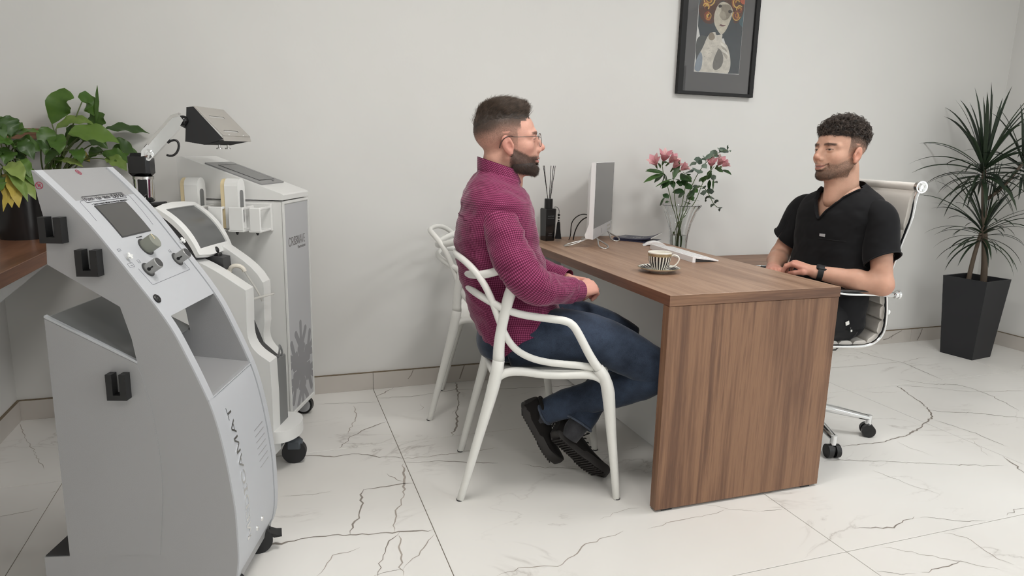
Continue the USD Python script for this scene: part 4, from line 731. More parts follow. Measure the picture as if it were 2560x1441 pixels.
# brochures
bA = V(1.679, 3.202, DH); ba, bb = unit(V(.111, -.145, 0)), unit(V(.145, .111, 0))
def booklet(nm, lab, z0, curl, dx):
    t = thing(nm, lab, 'brochure', tuple(bA+V(0, 0, z0)), 0); n_ = 15; W_, H_ = .205, .150; us, vs = np.linspace(0, 1, n_), np.linspace(0, 1, 7)
    P_ = np.array([[ba*(u*W_+dx)+bb*(v*H_)+V(0, 0, .007+curl*max(0, u-.45)**2*3.3*(.45+.55*v)) for v in vs] for u in us]); Q_ = P_-V(0, 0, .0065)
    Q_[:, :, 2] = np.maximum(Q_[:, :, 2], 0) if curl == 0 else np.maximum(P_[:, :, 2]-.0065, 0)
    def slab(A_, B_):
        v = np.concatenate([A_.reshape(-1, 3), B_.reshape(-1, 3)]); N = n_*7; f = []
        for i in range(n_-1):
            for j in range(6): a = i*7+j; f += [[a, a+7, a+8, a+1], [N+a, N+a+1, N+a+8, N+a+7]]
        for i in range(n_-1): a = i*7; f += [[a, N+a, N+a+7, a+7]]; a += 6; f += [[a, a+7, N+a+7, N+a]]
        for j in range(6): a = j; f += [[a, a+1, N+a+1, N+a]]; a = (n_-1)*7+j; f += [[a, N+a, N+a+1, a+1]]
        return (v, f)
    part(t, 'pages', slab(P_-V(0, 0, .0008), Q_+V(0, 0, .0008)*(Q_[:, :, 2:]*0+1)), 'paper', 30); part(t, 'cover', slab(P_, P_-V(0, 0, .001)), 'navy', 30)
    part(t, 'spine', slab(P_[:, :2].repeat(4, 1)[:, :7]*0+np.stack([P_[:, 0]-bb*.0006+(-V(0, 0, .0065)*k/6) for k in range(7)], 1), np.stack([P_[:, 0]+bb*.0008+(-V(0, 0, .0065)*k/6) for k in range(7)], 1)), 'navy', 30)
    return t, (lambda u, v: ba*(u*W_+dx)+bb*(v*H_)+V(0, 0, .0072+curl*max(0, u-.45)**2*3.3*(.45+.55*v)))
booklet('brochure', 'lower dark blue brochure of the two stacked on the desk', 0, 0, .0)
t, bp_ = booklet('brochure', 'upper dark blue brochure with emblem and curled-up corner', .0075, .030, .002)
def onb(g2, name): m = extr(g2, .0004, 'xy'); v = np.array([bp_(x, y)+V(0, 0, z) for x, y, z in m.vertices]); return part(t, name, (v, m.faces), 'print_silver', False)
onb(unary_union([sbox(.05, .35, .10, .42), sbox(.10, .35, .12, .7), sbox(.15, .3, .17, .7), sbox(.06, .6, .16, .66)]), 'logo'); em = Point(0, 0).buffer(.2)
from shapely.affinity import scale as sh_scale
onb(unary_union([sh_translate(sh_scale(Point(0, 0).buffer(1).difference(Point(0, 0).buffer(.93)), .20, .30), .52, .5), *[sh_translate(sh_scale(Point(0, 0).buffer(1), .02, .06), .52+.13*math.cos(a), .5+.2*math.sin(a)) for a in np.linspace(0, 6.28, 9)[:-1]], sh_translate(sh_scale(Point(0, 0).buffer(1), .05, .10), .52, .5)]), 'emblem'); onb(unary_union([sbox(.86, .35, .87, .55), sbox(.89, .35, .90, .55)]), 'logo')
# mouse, keyboard
mL, mR = V(1.728, 2.983, DH), V(1.838, 2.950, DH); mx_ = unit(mR-mL); my_ = V(-mx_[1], mx_[0], 0)
t = thing('computer_mouse', 'white arched wireless mouse behind the keyboard', 'mouse', tuple((mL+mR)/2), math.atan2(mx_[1], mx_[0]))
xs = np.linspace(-.057, .057, 15); top_ = lambda x: .003+.022*math.cos(x/.057*PI/2)**.9
R_ = [[V(x, y*.026*(1-.25*(x/.057)**2), top_(x)-abs(y)**3*.004) for y in np.linspace(-1, 1, 7)] + [V(x, y*.025*(1-.25*(x/.057)**2), max(0, top_(x)-.006-.010*math.cos(x/.057*PI/2))) for y in np.linspace(1, -1, 7)] for x in xs]
part(t, 'shell', loft(R_), 'white_device', 30); part(t, 'button_gap', bx(-.055, -.02, -.0006, .0006, .008, .012), 'grey_plastic', False)
kA, kB = V(1.655, 2.453, DH), V(1.722, 2.862, DH); kA, kB = V(1.664, 2.453, DH), V(1.700, 2.865, DH)
t = thing('keyboard', 'slim white keyboard with raised back edge lying along the desk', 'keyboard', tuple(kA), math.atan2(kB[1]-kA[1], kB[0]-kA[0])-PI/2)
Lk = .41
part(t, 'case', extr([(0, .0), (.014, 0), (.014, .017), (.122, .004), (.122, .009), (.002, .0245), (0, .023)], Lk, 'xz', 0), 'white_device', 25)
part(t, 'underside', extr([(.015, .001), (.10, .001), (.10, .0055), (.015, .0155)], Lk-.02, 'xz', .01), 'dark_grey', False)
ksl = lambda x: .0245-(x-.002)*(.0155/.12)
for r_ in range(5):
    for c_ in range(14):
        x_, y_ = .014+r_*.0205, .012+c_*.0278
        part(t, 'key', extr([(x_, ksl(x_)-.0004), (x_+.0175, ksl(x_+.0175)-.0004), (x_+.017, ksl(x_+.017)+.0014), (x_+.0005, ksl(x_)+.0014)], .0245, 'xz', y_), 'white_device', False)
# cup and saucer
def stripes(name, nseg, c1, c2, z0=None, z1=None):
    n = {'g': ('texture_coordinate', {}), 's': ('separate_xyz', {}), 'a': ('math', dict(math_type='arctan2')), 'm': ('math', dict(math_type='multiply', value2=nseg/(2*PI))), 'f': ('math', dict(math_type='fraction')), 'r': ('rgb_ramp', {'ramp': [(0, c1), (.52, c2)], 'interpolate': False}), 'p': ('principled_bsdf', dict(roughness=.1, specular_ior_level=.6))}
    LOOK[name] = usdkit.material(stage, '/World/Looks/'+name, n, [('g.object', 's.vector'), ('s.y', 'a.value1'), ('s.x', 'a.value2'), ('a.value', 'm.value1'), ('m.value', 'f.value1'), ('f.value', 'r.fac'), ('r.color', 'p.base_color')], surface='p.BSDF')
stripes('cup_stripes', 22, s2l(30, 26, 26), s2l(228, 224, 212))
CC = V(1.397, 2.277, DH)
t = thing('saucer', 'white saucer with black petal pattern under the striped cup', 'saucer', tuple(CC), 0)
part(t, 'dish', lathe([(0, .004), (.028, .004), (.032, .0), (.036, 0), (.040, .004), (.062, .010), (.079, .0175), (.0805, .019), (.078, .0195), (.060, .0125), (.036, .0075), (0, .0065)], 48), 'porcelain', 30)
dz = lambda r: np.interp(r, [.036, .060, .078], [.0078, .0128, .0196]); sh2 = []
for k in range(26):
    a = 2*PI*k/26; g = Polygon([(.040, -.0012), (.058, -.0046), (.066, -.0052), (.073, -.003), (.0745, 0), (.073, .003), (.066, .0052), (.058, .0046), (.040, .0012)]); 
    m = extr(g, .0003, 'xy'); v = m.vertices.copy(); m.vertices = np.c_[v[:, 0], v[:, 1], dz(v[:, 0])+v[:, 2]+.0001]; part(t, 'petal', rot(m, [0, 0, 1], a), 'cup_shadow', False)
part(t, 'gilt_rim', lathe([(.0785, .0193), (.0808, .0185), (.0812, .0195), (.0788, .0202)], 48), 'gilt', True)
t = thing('coffee_cup', 'black and white striped coffee cup with gilt rim', 'cup', tuple(CC+V(0, 0, .0066)), 0)
po_ = [(.021, .001), (.024, .0), (.027, .004), (.036, .022), (.0425, .040), (.0445, .056)]
part(t, 'bowl', lathe([(0, .0012)] + po_, 48), 'cup_stripes', 40)
part(t, 'rim_band', lathe([(.0445, .056), (.0452, .0665), (.0445, .0665), (.0438, .056)], 48), 'gilt', 40)
part(t, 'lip', lathe([(.0452, .0665), (.0458, .070), (.0448, .0712), (.0436, .070), (.0432, .055), (.040, .036), (.030, .012), (0, .006)], 48), 'porcelain', 40)
hd = unit(V(.80, -.60, 0)); part(t, 'handle', tube([np.asarray(q) for q in smooth_path([hd*.0435+V(0, 0, .056), hd*.058+V(0, 0, .062), hd*.072+V(0, 0, .052), hd*.068+V(0, 0, .034), hd*.054+V(0, 0, .020), hd*.036+V(0, 0, .016)], 22)], .0042, 10, .7), 'porcelain', True)
# vase with flowers on the side cabinet
VC = V(2.04, 3.15, .632)
t = thing('glass_vase', 'tall ribbed clear glass vase holding the flowers', 'vase', tuple(VC), 0)
vp = [(.001, 0), (.044, 0), (.046, .02), (.045, .10), (.048, .16), (.060, .22), (.082, .28), (.104, .315)]; vi = [(.098, .314), (.076, .28), (.054, .22), (.042, .16), (.039, .10), (.039, .025), (.001, .022)]
def fluted(pr, n=96, amp=.035):
    th = np.arange(n)*2*PI/n; return [np.stack([r*(1+amp*np.cos(th*12)*min(1, z/.1))*np.cos(th), r*(1+amp*np.cos(th*12)*min(1, z/.1))*np.sin(th), np.full(n, z)], 1) for r, z in pr]
part(t, 'glass', loft(fluted(vp)+fluted(vi)), 'vase_glass', 40)
part(t, 'water', lathe([(0, .024), (.0375, .026), (.0375, .155), (0, .155)], 36), 'water', 40)
def stemmed(nm, lab, cat, group, pts, leaves, mat, flowers=(), leafmat='bouquet_leaf', rl=0):
    o = VC+V(0, 0, .03); t = thing(nm, lab, cat, tuple(o), 0, group); P_ = [px3v(*q) for q in pts]; P_ = np.array(P_)-o
    P_ = np.vstack([[P_[0][0]*.12, P_[0][1]*.12, .0], P_]) if len(P_) else P_; c = smooth_path(P_, 24); part(t, 'stem', tube(c, np.linspace(.0028, .0016, 24), 7), 'stem_green', True)
    for k, (x0, y0, x1, y1, w) in enumerate(leaves):
        rg = np.random.default_rng(int(x0*7+y1)); a, b = px3v(x0, y0, rg.uniform(-.02, .03))-o, px3v(x1, y1, rg.uniform(-.05, .06))-o; b[1] = min(b[1], LY1-.03-o[1])
        nr = unit(V(0, 0, .7)+unit(CAM-VC)*rg.uniform(.3, 1.2)+V(rg.uniform(-.4, .4), rg.uniform(-.4, .4), 0))
        part(t, 'leaf', broad_leaf(a, (a+b)/2+V(0, 0, .01), b, w*.0022, nr, k, .03, .10, 9), leafmat, True)
    for (x, y, R_, dx, dz_) in flowers:
        rg = np.random.default_rng(int(x)); o2 = px3v(x, y, rg.uniform(-.03, .03))-o; ax = unit(V(dx, -.55, dz_)); a, b, n = frame(ax)
        fw = part(t, 'flower', tube([o2-n*.022, o2], [.003, .006], 8), 'stem_green', True)
        for j in range(6):
            ang = j*PI/3+.3; d = a*math.cos(ang)+b*math.sin(ang); e = o2+n*R_*.95+d*R_*.62; part(fw, 'petal', broad_leaf(o2, o2+n*R_*.62+d*R_*.16, e, R_*(.62 if j % 2 else .48), n*.3-d, j, .05, .05, 9), 'petal_pink' if j % 2 else 'petal_pale', True)
        for j in range(4): ang = j*1.57; d = a*math.cos(ang)+b*math.sin(ang); part(fw, 'stamen', tube([o2, o2+n*R_*.9+d*R_*.16], .0007, 5), 'petal_pale', True)
def px3v(x, y, dy=0.0): p = at(x, y, 'y', VC[1]+dy); return p
leafy('bouquet_leaf', s2l(36, 66, 30), s2l(66, 98, 48), .4, .15); leafy('eucalyptus', s2l(66, 84, 72), s2l(112, 128, 112), .55, .1); leafy('euc_dark', s2l(44, 54, 46), s2l(74, 86, 72), .5, .1); leafy('petal_pink', s2l(214, 142, 154), s2l(232, 170, 178), .5, .25); leafy('petal_pale', s2l(228, 176, 178), s2l(238, 200, 198), .5, .25)
Zf = lambda L_: [(1600+a/5.338, 360+b/5.338, 1600+c/5.338, 360+d/5.338, w) for a, b, c, d, w in L_]
Z5 = lambda *q: (1600+q[0]/5.338, 360+q[1]/5.338)
F5 = lambda L_: [(*Z5(a, b), r, dx, dz_) for a, b, r, dx, dz_ in L_]
stemmed('alstroemeria', 'tallest pink alstroemeria stem, blooming at the upper left of the vase', 'flower', 'pink alstroemeria in the glass vase', [Z5(470, 950), Z5(425, 800), Z5(360, 540), Z5(310, 380), Z5(300, 300)],
  Zf([(320,385,80,345,9),(300,390,70,365,11),(320,390,190,520,16),(315,400,45,520,14),(330,400,270,590,20),(340,410,350,520,10),(300,300,330,230,9),(270,330,245,255,10),(330,260,380,255,9)]), 'stem', F5([(215, 290, .062, -.7, .75), (310, 235, .064, -.1, 1.0), (385, 255, .062, .55, .8)]))
stemmed('alstroemeria', 'pink alstroemeria stem with two blooms left of the middle of the vase', 'flower', 'pink alstroemeria in the glass vase', [Z5(500, 950), Z5(470, 780), Z5(450, 560), Z5(430, 370)],
  Zf([(450,470,530,220,13),(440,470,520,500,18),(420,490,450,600,14),(410,500,290,600,16),(400,520,280,560,9),(430,470,200,580,8),(430,350,480,330,9)]), 'stem', F5([(440, 330, .055, .35, .85), (540, 355, .050, .75, .75)]))
stemmed('alstroemeria', 'pale pink alstroemeria stem leaning right under the eucalyptus', 'flower', 'pink alstroemeria in the glass vase', [Z5(600, 950), Z5(740, 760), Z5(840, 520), Z5(960, 340), Z5(990, 300)],
  Zf([(1000,330,1110,380,13),(1090,350,1220,415,13),(960,360,900,480,16),(840,520,890,420,18),(850,480,780,500,14),(820,560,700,620,12),(930,480,915,630,9),(980,470,975,640,8)]), 'stem', F5([(950, 300, .055, -.35, .8), (1035, 290, .058, .25, .85), (1090, 300, .045, .8, .6)]))
stemmed('eucalyptus', 'grey-green eucalyptus twig rising to the upper right of the bouquet', 'twig', 'eucalyptus twigs in the glass vase', [Z5(560, 950), Z5(640, 700), Z5(760, 420), Z5(900, 230), Z5(1010, 140), Z5(1170, 80)],
  Zf([(1060,110,1180,90,22),(1080,100,1050,60,14),(1165,80,1180,15,6),(1180,95,1210,110,7),(960,180,1010,80,18),(940,190,870,180,22),(880,240,840,170,16),(830,260,720,210,20),(740,280,660,290,26),(820,290,890,330,16),(960,170,1090,170,15),(900,220,820,215,13),(760,340,780,400,28),(700,380,620,380,22)]), 'stem', (), 'eucalyptus')
stemmed('eucalyptus', 'dark eucalyptus twig hanging down on the right side of the vase', 'twig', 'eucalyptus twigs in the glass vase', [Z5(580, 950), Z5(690, 700), Z5(800, 560), Z5(900, 640), Z5(960, 760), Z5(1055, 860)],
  Zf([(950,470,1010,470,20),(830,590,860,600,16),(830,630,850,690,22),(890,650,990,640,22),(900,720,1000,740,16),(920,690,870,775,12),(990,790,1050,770,10),(990,800,945,850,10),(1040,850,1070,870,16),(990,520,1035,525,8),(700,580,790,570,8),(1055,870,1060,905,6)]), 'stem', (), 'euc_dark')
stemmed('eucalyptus', 'short leafy eucalyptus twig in the middle of the bouquet', 'twig', 'eucalyptus twigs in the glass vase', [Z5(530, 950), Z5(570, 760), Z5(600, 600), Z5(640, 440)],
  Zf([(640,440,540,480,26),(620,500,690,460,24),(600,560,560,480,22),(610,600,700,560,24),(590,640,430,650,16),(600,660,510,720,26),(620,700,720,690,28),(640,740,730,720,20),(600,780,650,810,20),(560,560,480,520,18),(680,640,770,650,24),(680,770,800,765,7),(340,790,400,780,10),(330,730,265,830,12),(380,730,300,680,16),(640,420,600,400,20)]), 'stem', (), 'bouquet_leaf')
# ---------------------------------------------------------------- the framed picture
plain('mount_grey', s2l(92, 90, 90), .6); glassy('picture_glass', (.96, .96, .96), .02, 1.45)
fy = LY1-.032
t = thing('framed_picture', 'black framed portrait of a woman with curly orange hair on dark grey mount', 'picture', (2.3415, fy, 1.530), 0)
fw_, fh_ = .245, .70
for a_ in ((-fw_, fw_, 0, .017), (-fw_, fw_, fh_-.017, fh_)): part(t, 'frame_bar', bx(a_[0], a_[1], 0, .028, a_[2], a_[3], .001), 'black_matte', False)
for a_ in ((-fw_, -fw_+.032), (fw_-.026, fw_)): part(t, 'frame_bar', bx(a_[0], a_[1], .0005, .028, .016, fh_-.016, .001), 'black_matte', False)
part(t, 'mount', bx(-fw_+.03, fw_-.024, .014, .018, .015, fh_-.015), 'mount_grey', False); part(t, 'glass', bx(-fw_+.03, fw_-.024, .009, .011, .015, fh_-.015), 'picture_glass', False)
# the print itself: paper and flat colour fields, x right and y up in metres from the paper's lower left corner
PW, PH, pz0 = .291, .45, .120
pr = part(t, 'print', bx(-.1435, -.1435+PW, .0130, .0136, pz0, pz0+PH), 'paper', False)
Zp = lambda x, y: ((x-418-(955-y)*.069+ (y-955)*0)/602*PW*1.0, (955+ (x-418)*.063 - y)/602*PW*1.06)
lay = [0]
def ink(pts, col, curve=True):
    key = 'ink_%d_%d_%d' % col
    if key not in LOOK: plain(key, s2l(*col), .6, vary=.16, vscale=40)
    q = np.array([Zp(*p) for p in pts]) if not hasattr(pts, 'geom_type') else None
    if q is not None and curve: q = smooth_path(np.vstack([q, q[:1]])@np.eye(2, 3), 8*len(q))[:, :2]
    g = (Polygon(q).buffer(0) if q is not None else pts).intersection(sbox(.001, .002, PW-.001, PH-.001))
    if g.is_empty: return
    lay[0] += 1; m = extr(g, .00008, 'xz', 0); m.vertices = m.vertices*V(1, -1, 1)+V(-.1435, .01298-lay[0]*.000012, pz0); m.invert() if m.volume < 0 else 0; part(pr, 'paint', m, key, False)
ink([(500,-900),(1130,-900),(1130,0),(1060,500),(1020,985),(865,980),(860,760),(800,620),(500,640),(460,500)], (58, 66, 72), False)
ink([(930,-900),(1130,-900),(1120,0),(1060,520),(1000,470),(1010,200),(930,60)], (66, 98, 106), False); ink([(505,-900),(740,-900),(640,60),(560,200),(500,300)], (96, 112, 120), False)
ink([(640,620),(460,620),(440,820),(500,960),(520,960),(640,700)], (84, 86, 84))
ink([(470,300),(540,160),(620,-60),(760,-200),(920,-150),(1040,60),(1060,260),(1010,430),(950,470),(880,330),(760,250),(700,330),(650,470),(560,470),(480,390)], (88, 52, 36))
ink([(665,430),(700,310),(760,260),(860,280),(905,330),(890,420),(850,500),(800,565),(770,580),(720,545),(680,490)], (206, 198, 180)); ink([(720,300),(760,400),(770,430),(840,430),(880,300),(820,280)], (150, 140, 124))
ink([(690,560),(720,590),(780,580),(775,640),(830,680),(870,740),(865,980),(420,955),(450,830),(540,690),(610,580),(650,560)], (214, 208, 196)); ink([(735,720),(790,780),(780,900),(745,930)], (120, 116, 110)); ink([(430,940),(450,830),(500,760),(490,950)], (140, 150, 160)); ink([(600,600),(660,570),(680,620),(640,640)], (150, 136, 118))
for k in range(4): ink([(715+8*k,650+30*k),(790+10*k,675+32*k),(840+6*k,735+26*k),(835+6*k,748+26*k),(780+8*k,700+30*k)], (178, 170, 158) if k % 2 else (232, 228, 218))
ink([(720,300),(745,285),(765,300),(742,315)], (60, 50, 46)); ink([(850,350),(880,335),(905,352),(878,368)], (60, 50, 46)); ink([(735,490),(760,480),(780,485),(825,488),(790,500),(760,498)], (110, 70, 72)); ink([(765,345),(790,350),(815,425),(775,428)], (170, 160, 144))
rg = np.random.default_rng(8)
cen = [(740,130,95),(860,60,80),(600,230,70),(590,400,45),(960,120,80),(970,260,70),(960,390,50),(680,40,70),(800,-90,90),(920,-60,80),(1020,60,50),(640,150,60),(850,170,60),(560,310,45),(1000,330,40),(700,-120,80)]
for k, (x, y, r) in enumerate(cen):
    for j in range(4):
        a0 = rg.uniform(0, 6.28); rr = r*(1-.22*j); arc = [Zp(x+rr*math.cos(a0+u)*1.0+rg.uniform(-3, 3), y+rr*.95*math.sin(a0+u)) for u in np.linspace(0, rg.uniform(2.2, 4.6), 14)]
        ink(LineString(arc).buffer(.0022+.0018*rg.random(), cap_style=1), [(196, 150, 60), (170, 96, 48), (212, 176, 92), (140, 66, 42)][(k+j) % 4])
ink([(1010,235),(1100,215),(1095,265),(1015,262)], (190, 92, 58))
for k in range(40): x, y = rg.normal(630, 45), rg.normal(745, 55); ink(Point(*Zp(x, y)).buffer(.0006+.0009*rg.random(), quad_segs=2), (84, 78, 72))
# ---------------------------------------------------------------- people: distance fields for skin, lofts for cloth
class Field:
    def __init__(s, lo, hi, h):
        s.h = h; s.lo = np.asarray(lo, float); n = np.ceil((np.asarray(hi)-s.lo)/h).astype(int)+1; s.f = np.full(n, .05, np.float32); s.ax = [s.lo[k]+h*np.arange(n[k]) for k in range(3)]
    def box(s, lo, hi):
        sl = tuple(slice(max(0, int((lo[k]-s.lo[k])/s.h)-1), min(s.f.shape[k], int((hi[k]-s.lo[k])/s.h)+3)) for k in range(3))
        if any(q.stop-q.start < 1 for q in sl): return None, None
        return sl, np.stack(np.meshgrid(*[s.ax[k][sl[k]] for k in range(3)], indexing='ij'), -1)
    def op(s, fn, lo, hi, k, cut):
        sl, P = s.box(np.asarray(lo)-k-.012, np.asarray(hi)+k+.012)
        if sl is None: return
        d = fn(P); a = s.f[sl]
        if cut: h = np.clip(.5-.5*(a+d)/k, 0, 1); s.f[sl] = a*(1-h)-d*h+k*h*(1-h)
        else: h = np.clip(.5+.5*(a-d)/k, 0, 1); s.f[sl] = a*(1-h)+d*h-k*h*(1-h)
    def cone(s, a, b, ra, rb, k=.012, cut=False, sq=None):
        a, b = np.asarray(a, float), np.asarray(b, float); ba = b-a; L = max(ba @ ba, 1e-12)
        def fn(P): q = P-a; t = np.clip(q @ ba/L, 0, 1); return np.linalg.norm(q-t[..., None]*ba, axis=-1)-(ra+(rb-ra)*t)
        m = max(ra, rb); s.op(fn, np.minimum(a, b)-m, np.maximum(a, b)+m, k, cut)
    def ell(s, c, r, k=.012, cut=False, R=None):
        c, r = np.asarray(c, float), np.asarray(r, float)
        def fn(P):
            q = P-c; q = q @ R if R is not None else q; k0 = np.linalg.norm(q/r, axis=-1); k1 = np.linalg.norm(q/r**2, axis=-1)+1e-9; return k0*(k0-1)/k1
        m = r.max() if R is not None else r; s.op(fn, c-m, c+m, k, cut)
    def chain(s, pts, rs, k=.012):
        for a, b, ra, rb in zip(pts[:-1], pts[1:], rs[:-1], rs[1:]): s.cone(a, b, ra, rb, k)
    def mesh(s):                                   # surface nets
        f = s.f; n = f.shape; ins = f < 0; c = np.zeros(tuple(q-1 for q in n), np.int8)
        for o in np.ndindex(2, 2, 2): c += ins[o[0]:n[0]-1+o[0], o[1]:n[1]-1+o[1], o[2]:n[2]-1+o[2]]
        act = (c > 0) & (c < 8); I = np.argwhere(act); idx = np.full(c.shape, -1, np.int32); idx[act] = np.arange(len(I))
        val = np.stack([f[I[:, 0]+o[0], I[:, 1]+o[1], I[:, 2]+o[2]] for o in np.ndindex(2, 2, 2)], 1); C_ = np.array(list(np.ndindex(2, 2, 2)), float); acc = np.zeros((len(I), 3)); cnt = np.zeros(len(I))
        for i in range(8):
            for j in range(i+1, 8):
                if np.abs(C_[i]-C_[j]).sum() == 1:
                    m = (val[:, i] < 0) != (val[:, j] < 0); t = val[m, i]/(val[m, i]-val[m, j]); acc[m] += C_[i]+(C_[j]-C_[i])*t[:, None]; cnt[m] += 1
        v = s.lo+s.h*(I+acc/cnt[:, None]); F_ = []
        for k in range(3):
            a, b = [q for q in range(3) if q != k]; sl0 = [slice(0, q) for q in n]; sl0[k] = slice(0, n[k]-1); sl1 = list(sl0); sl1[k] = slice(1, n[k]); x0, x1 = ins[tuple(sl0)], ins[tuple(sl1)]
            E = np.argwhere(x0 != x1); E = E[(E[:, a] > 0) & (E[:, b] > 0) & (E[:, a] < n[a]-1) & (E[:, b] < n[b]-1)]
            def ci(da, db): q = E.copy(); q[:, a] -= da; q[:, b] -= db; return idx[q[:, 0], q[:, 1], q[:, 2]]
            Q = np.stack([ci(1, 1), ci(0, 1), ci(0, 0), ci(1, 0)], 1); fl = x0[E[:, 0], E[:, 1], E[:, 2]]; fl = fl if k != 1 else ~fl
            Q = np.where(fl[:, None], Q, Q[:, ::-1]); F_.append(Q[(Q >= 0).all(1)])
        Q = np.vstack(F_); m = trimesh.Trimesh(v, np.vstack([Q[:, [0, 1, 2]], Q[:, [0, 2, 3]]]), process=False)
        return m
def sstep(a, b, x): t = np.clip((x-a)/(b-a), 0, 1); return t*t*(3-2*t)
def head_mesh(P):
    """A head in its own axes: x out of the face, y to the person's left, z up, origin between the ears at eye height."""
    F = Field((-.135, -.105, -.225), (.135, .105, .14), .0019)
    F.ell((-.018, 0, .036), (.096, .075, .080), .02); F.ell((.028, 0, .022), (.062, .063, .066), .02); F.ell((.030, 0, -.035), (.058, P.get('fw', .056), .072), .025)
    for y in (-1, 1):
        F.cone((-.012, y*(P.get('fw', .056)-.004), -.050), (.058, y*.022, -.098), .017, .018, .022); F.ell((.046, y*.041, -.024), (.028, .022, .020), .018)
    F.ell((.062, 0, -.052), (.030, .032, .034), .02); F.ell((.068, 0, -.100), (.021, .022, .019), .016)
    F.cone((.080, -.024, .020), (.080, .024, .020), .010, .010, .012)
    for y in (-1, 1): F.cone((.080, y*.024, .020), (.060, y*.052, .014), .010, .009, .012); F.ell((.096, y*.031, -.001), (.017, .019, .0125), .012, True)
    for y in (-1, 1):
        F.ell((.0735, y*.031, .0), (.0142, .0155, .0138), .005); F.ell((.090, y*.031, -.0015), (.013, .0135, P.get('eye', .0032)), .002, True)
    F.cone((.078, 0, .004), (.094, 0, -.036), .011, .0135, .010); F.chain([(.084, 0, .014), (.098, 0, -.008), (.111, 0, -.027)], [.0075, .0082, .0095], .011); F.ell((.1115, 0, -.031), (.0105, .0105, .009), .006)
    for y in (-1, 1): F.ell((.097, y*.0125, -.038), (.0105, .007, .0075), .006); F.ell((.104, y*.0062, -.0455), (.006, .0028, .004), .003, True)
    F.cone((.094, 0, -.046), (.091, 0, -.058), .006, .007, .010)
    w = P.get('mouth', .022); s_ = P.get('smile', 0.0)
    F.chain([(.078, -w, -.066+s_), (.0925, -w*.4, -.0635), (.094, 0, -.0645), (.0925, w*.4, -.0635), (.078, w, -.066+s_)], [.003, .0052, .0048, .0052, .003], .005)
    F.chain([(.078, -w*.9, -.069+s_), (.0905, -w*.4, -.0745), (.0915, 0, -.0755), (.0905, w*.4, -.0745), (.078, w*.9, -.069+s_)], [.003, .006, .0066, .006, .003], .005)
    [F.cone(a, b, .0016, .0016, .003, True) for a, b in (((.082, -w, -.067+s_), (.097, -w*.4, -.0688)), ((.097, -w*.4, -.0688), (.097, w*.4, -.0688)), ((.097, w*.4, -.0688), (.082, w, -.067+s_)))]
    if s_:
        for y in (-1, 1): F.ell((.053, y*.038, -.034), (.026, .020, .017), .014); F.ell((.0755, y*.030, -.0615), (.004, .0022, .011), .006, True)
    for y in (-1, 1):
        a = .28; R = np.array([[math.cos(a), 0, -math.sin(a)], [0, 1, 0], [math.sin(a), 0, math.cos(a)]])
        F.ell((-.016, y*.079, -.013), (.0185, .0085, .032), .004, False, R); F.ell((-.009, y*.088, -.017), (.0095, .0085, .0155), .004, True, R); F.ell((-.014, y*.090, .002), (.010, .006, .012), .003, True, R); F.ell((-.0075, y*.079, -.041), (.008, .006, .009), .004); F.ell((.001, y*.079, -.017), (.004, .005, .007), .004)
    n0, n1, r0, r1 = P.get('neck', ((-.030, 0, -.06), (-.052, 0, -.20), .052, .060)); F.cone(n0, n1, r0, r1, .02)
    F.cone((.0, 0, -.085), (.0, 0, -.19), .036, .036, .03); F.ell((.020, 0, -.140), (.016, .012, .016), .014)
    return F.mesh()
def hand(F, w, d, n, side, curl, L=1.0, thumb=None, spread=.05, k=.006):
    """wrist w, direction of the fingers d, palm normal n (out of the palm), side = direction of the thumb; curl: three bends per finger."""
    w, d = np.asarray(w, float), unit(d); n = unit(n-(n @ d)*d); s = unit(np.cross(n, d)); s = s if s @ np.asarray(side) > 0 else -s
    for q, (o, ml) in enumerate(((.027, .088), (.009, .092), (-.009, .088), (-.025, .080))):
        a = w+s*o*.55*L; m = w+d*ml*L+s*o*L-n*.004*(1 if q in (1, 2) else 0); F.cone(a, m, .0145*L, .0105*L, .012)
        fl = (.070, .078, .072, .057)[q]*L; c = curl[q] if np.ndim(curl[0]) else curl; ang = 0; p = m; dd = unit(d+s*spread*(1.5-q)*.6); r = .0092*L if q < 3 else .008*L
        for j, fr in enumerate((.45, .31, .24)):
            ang += c[j]; e = p+(dd*math.cos(ang)+n*math.sin(ang))*fl*fr; F.cone(p, e, r*(1-.08*j), r*(1-.08*(j+1)), .0035); p = e
    F.cone(w+d*.018*L, w+d*.07*L, .0175*L, .015*L, .012)
    th = thumb or [(.030, .030, .010), (.040, .062, .022), (.034, .092, .028)]
    pts = [w+s*.016*L+d*.012*L+n*.006]+[w+s*a*L+d*b*L+n*c_*L for a, b, c_ in th]; F.chain(pts, [.013*L, .0125*L, .0105*L, .0085*L], .006)
def xform(m, R, o): m = m.copy(); m.vertices = m.vertices @ np.asarray(R).T + np.asarray(o); return m
def Rzyx(yaw, pitch=0.0, roll=0.0):                # columns = the head's axes; pitch > 0 looks down
    a, b, c = yaw, pitch, roll; Rz = np.array([[math.cos(a), -math.sin(a), 0], [math.sin(a), math.cos(a), 0], [0, 0, 1]]); Ry = np.array([[math.cos(b), 0, math.sin(b)], [0, 1, 0], [-math.sin(b), 0, math.cos(b)]]); Rx = np.array([[1, 0, 0], [0, math.cos(c), -math.sin(c)], [0, math.sin(c), math.cos(c)]]); return Rz @ Ry @ Rx
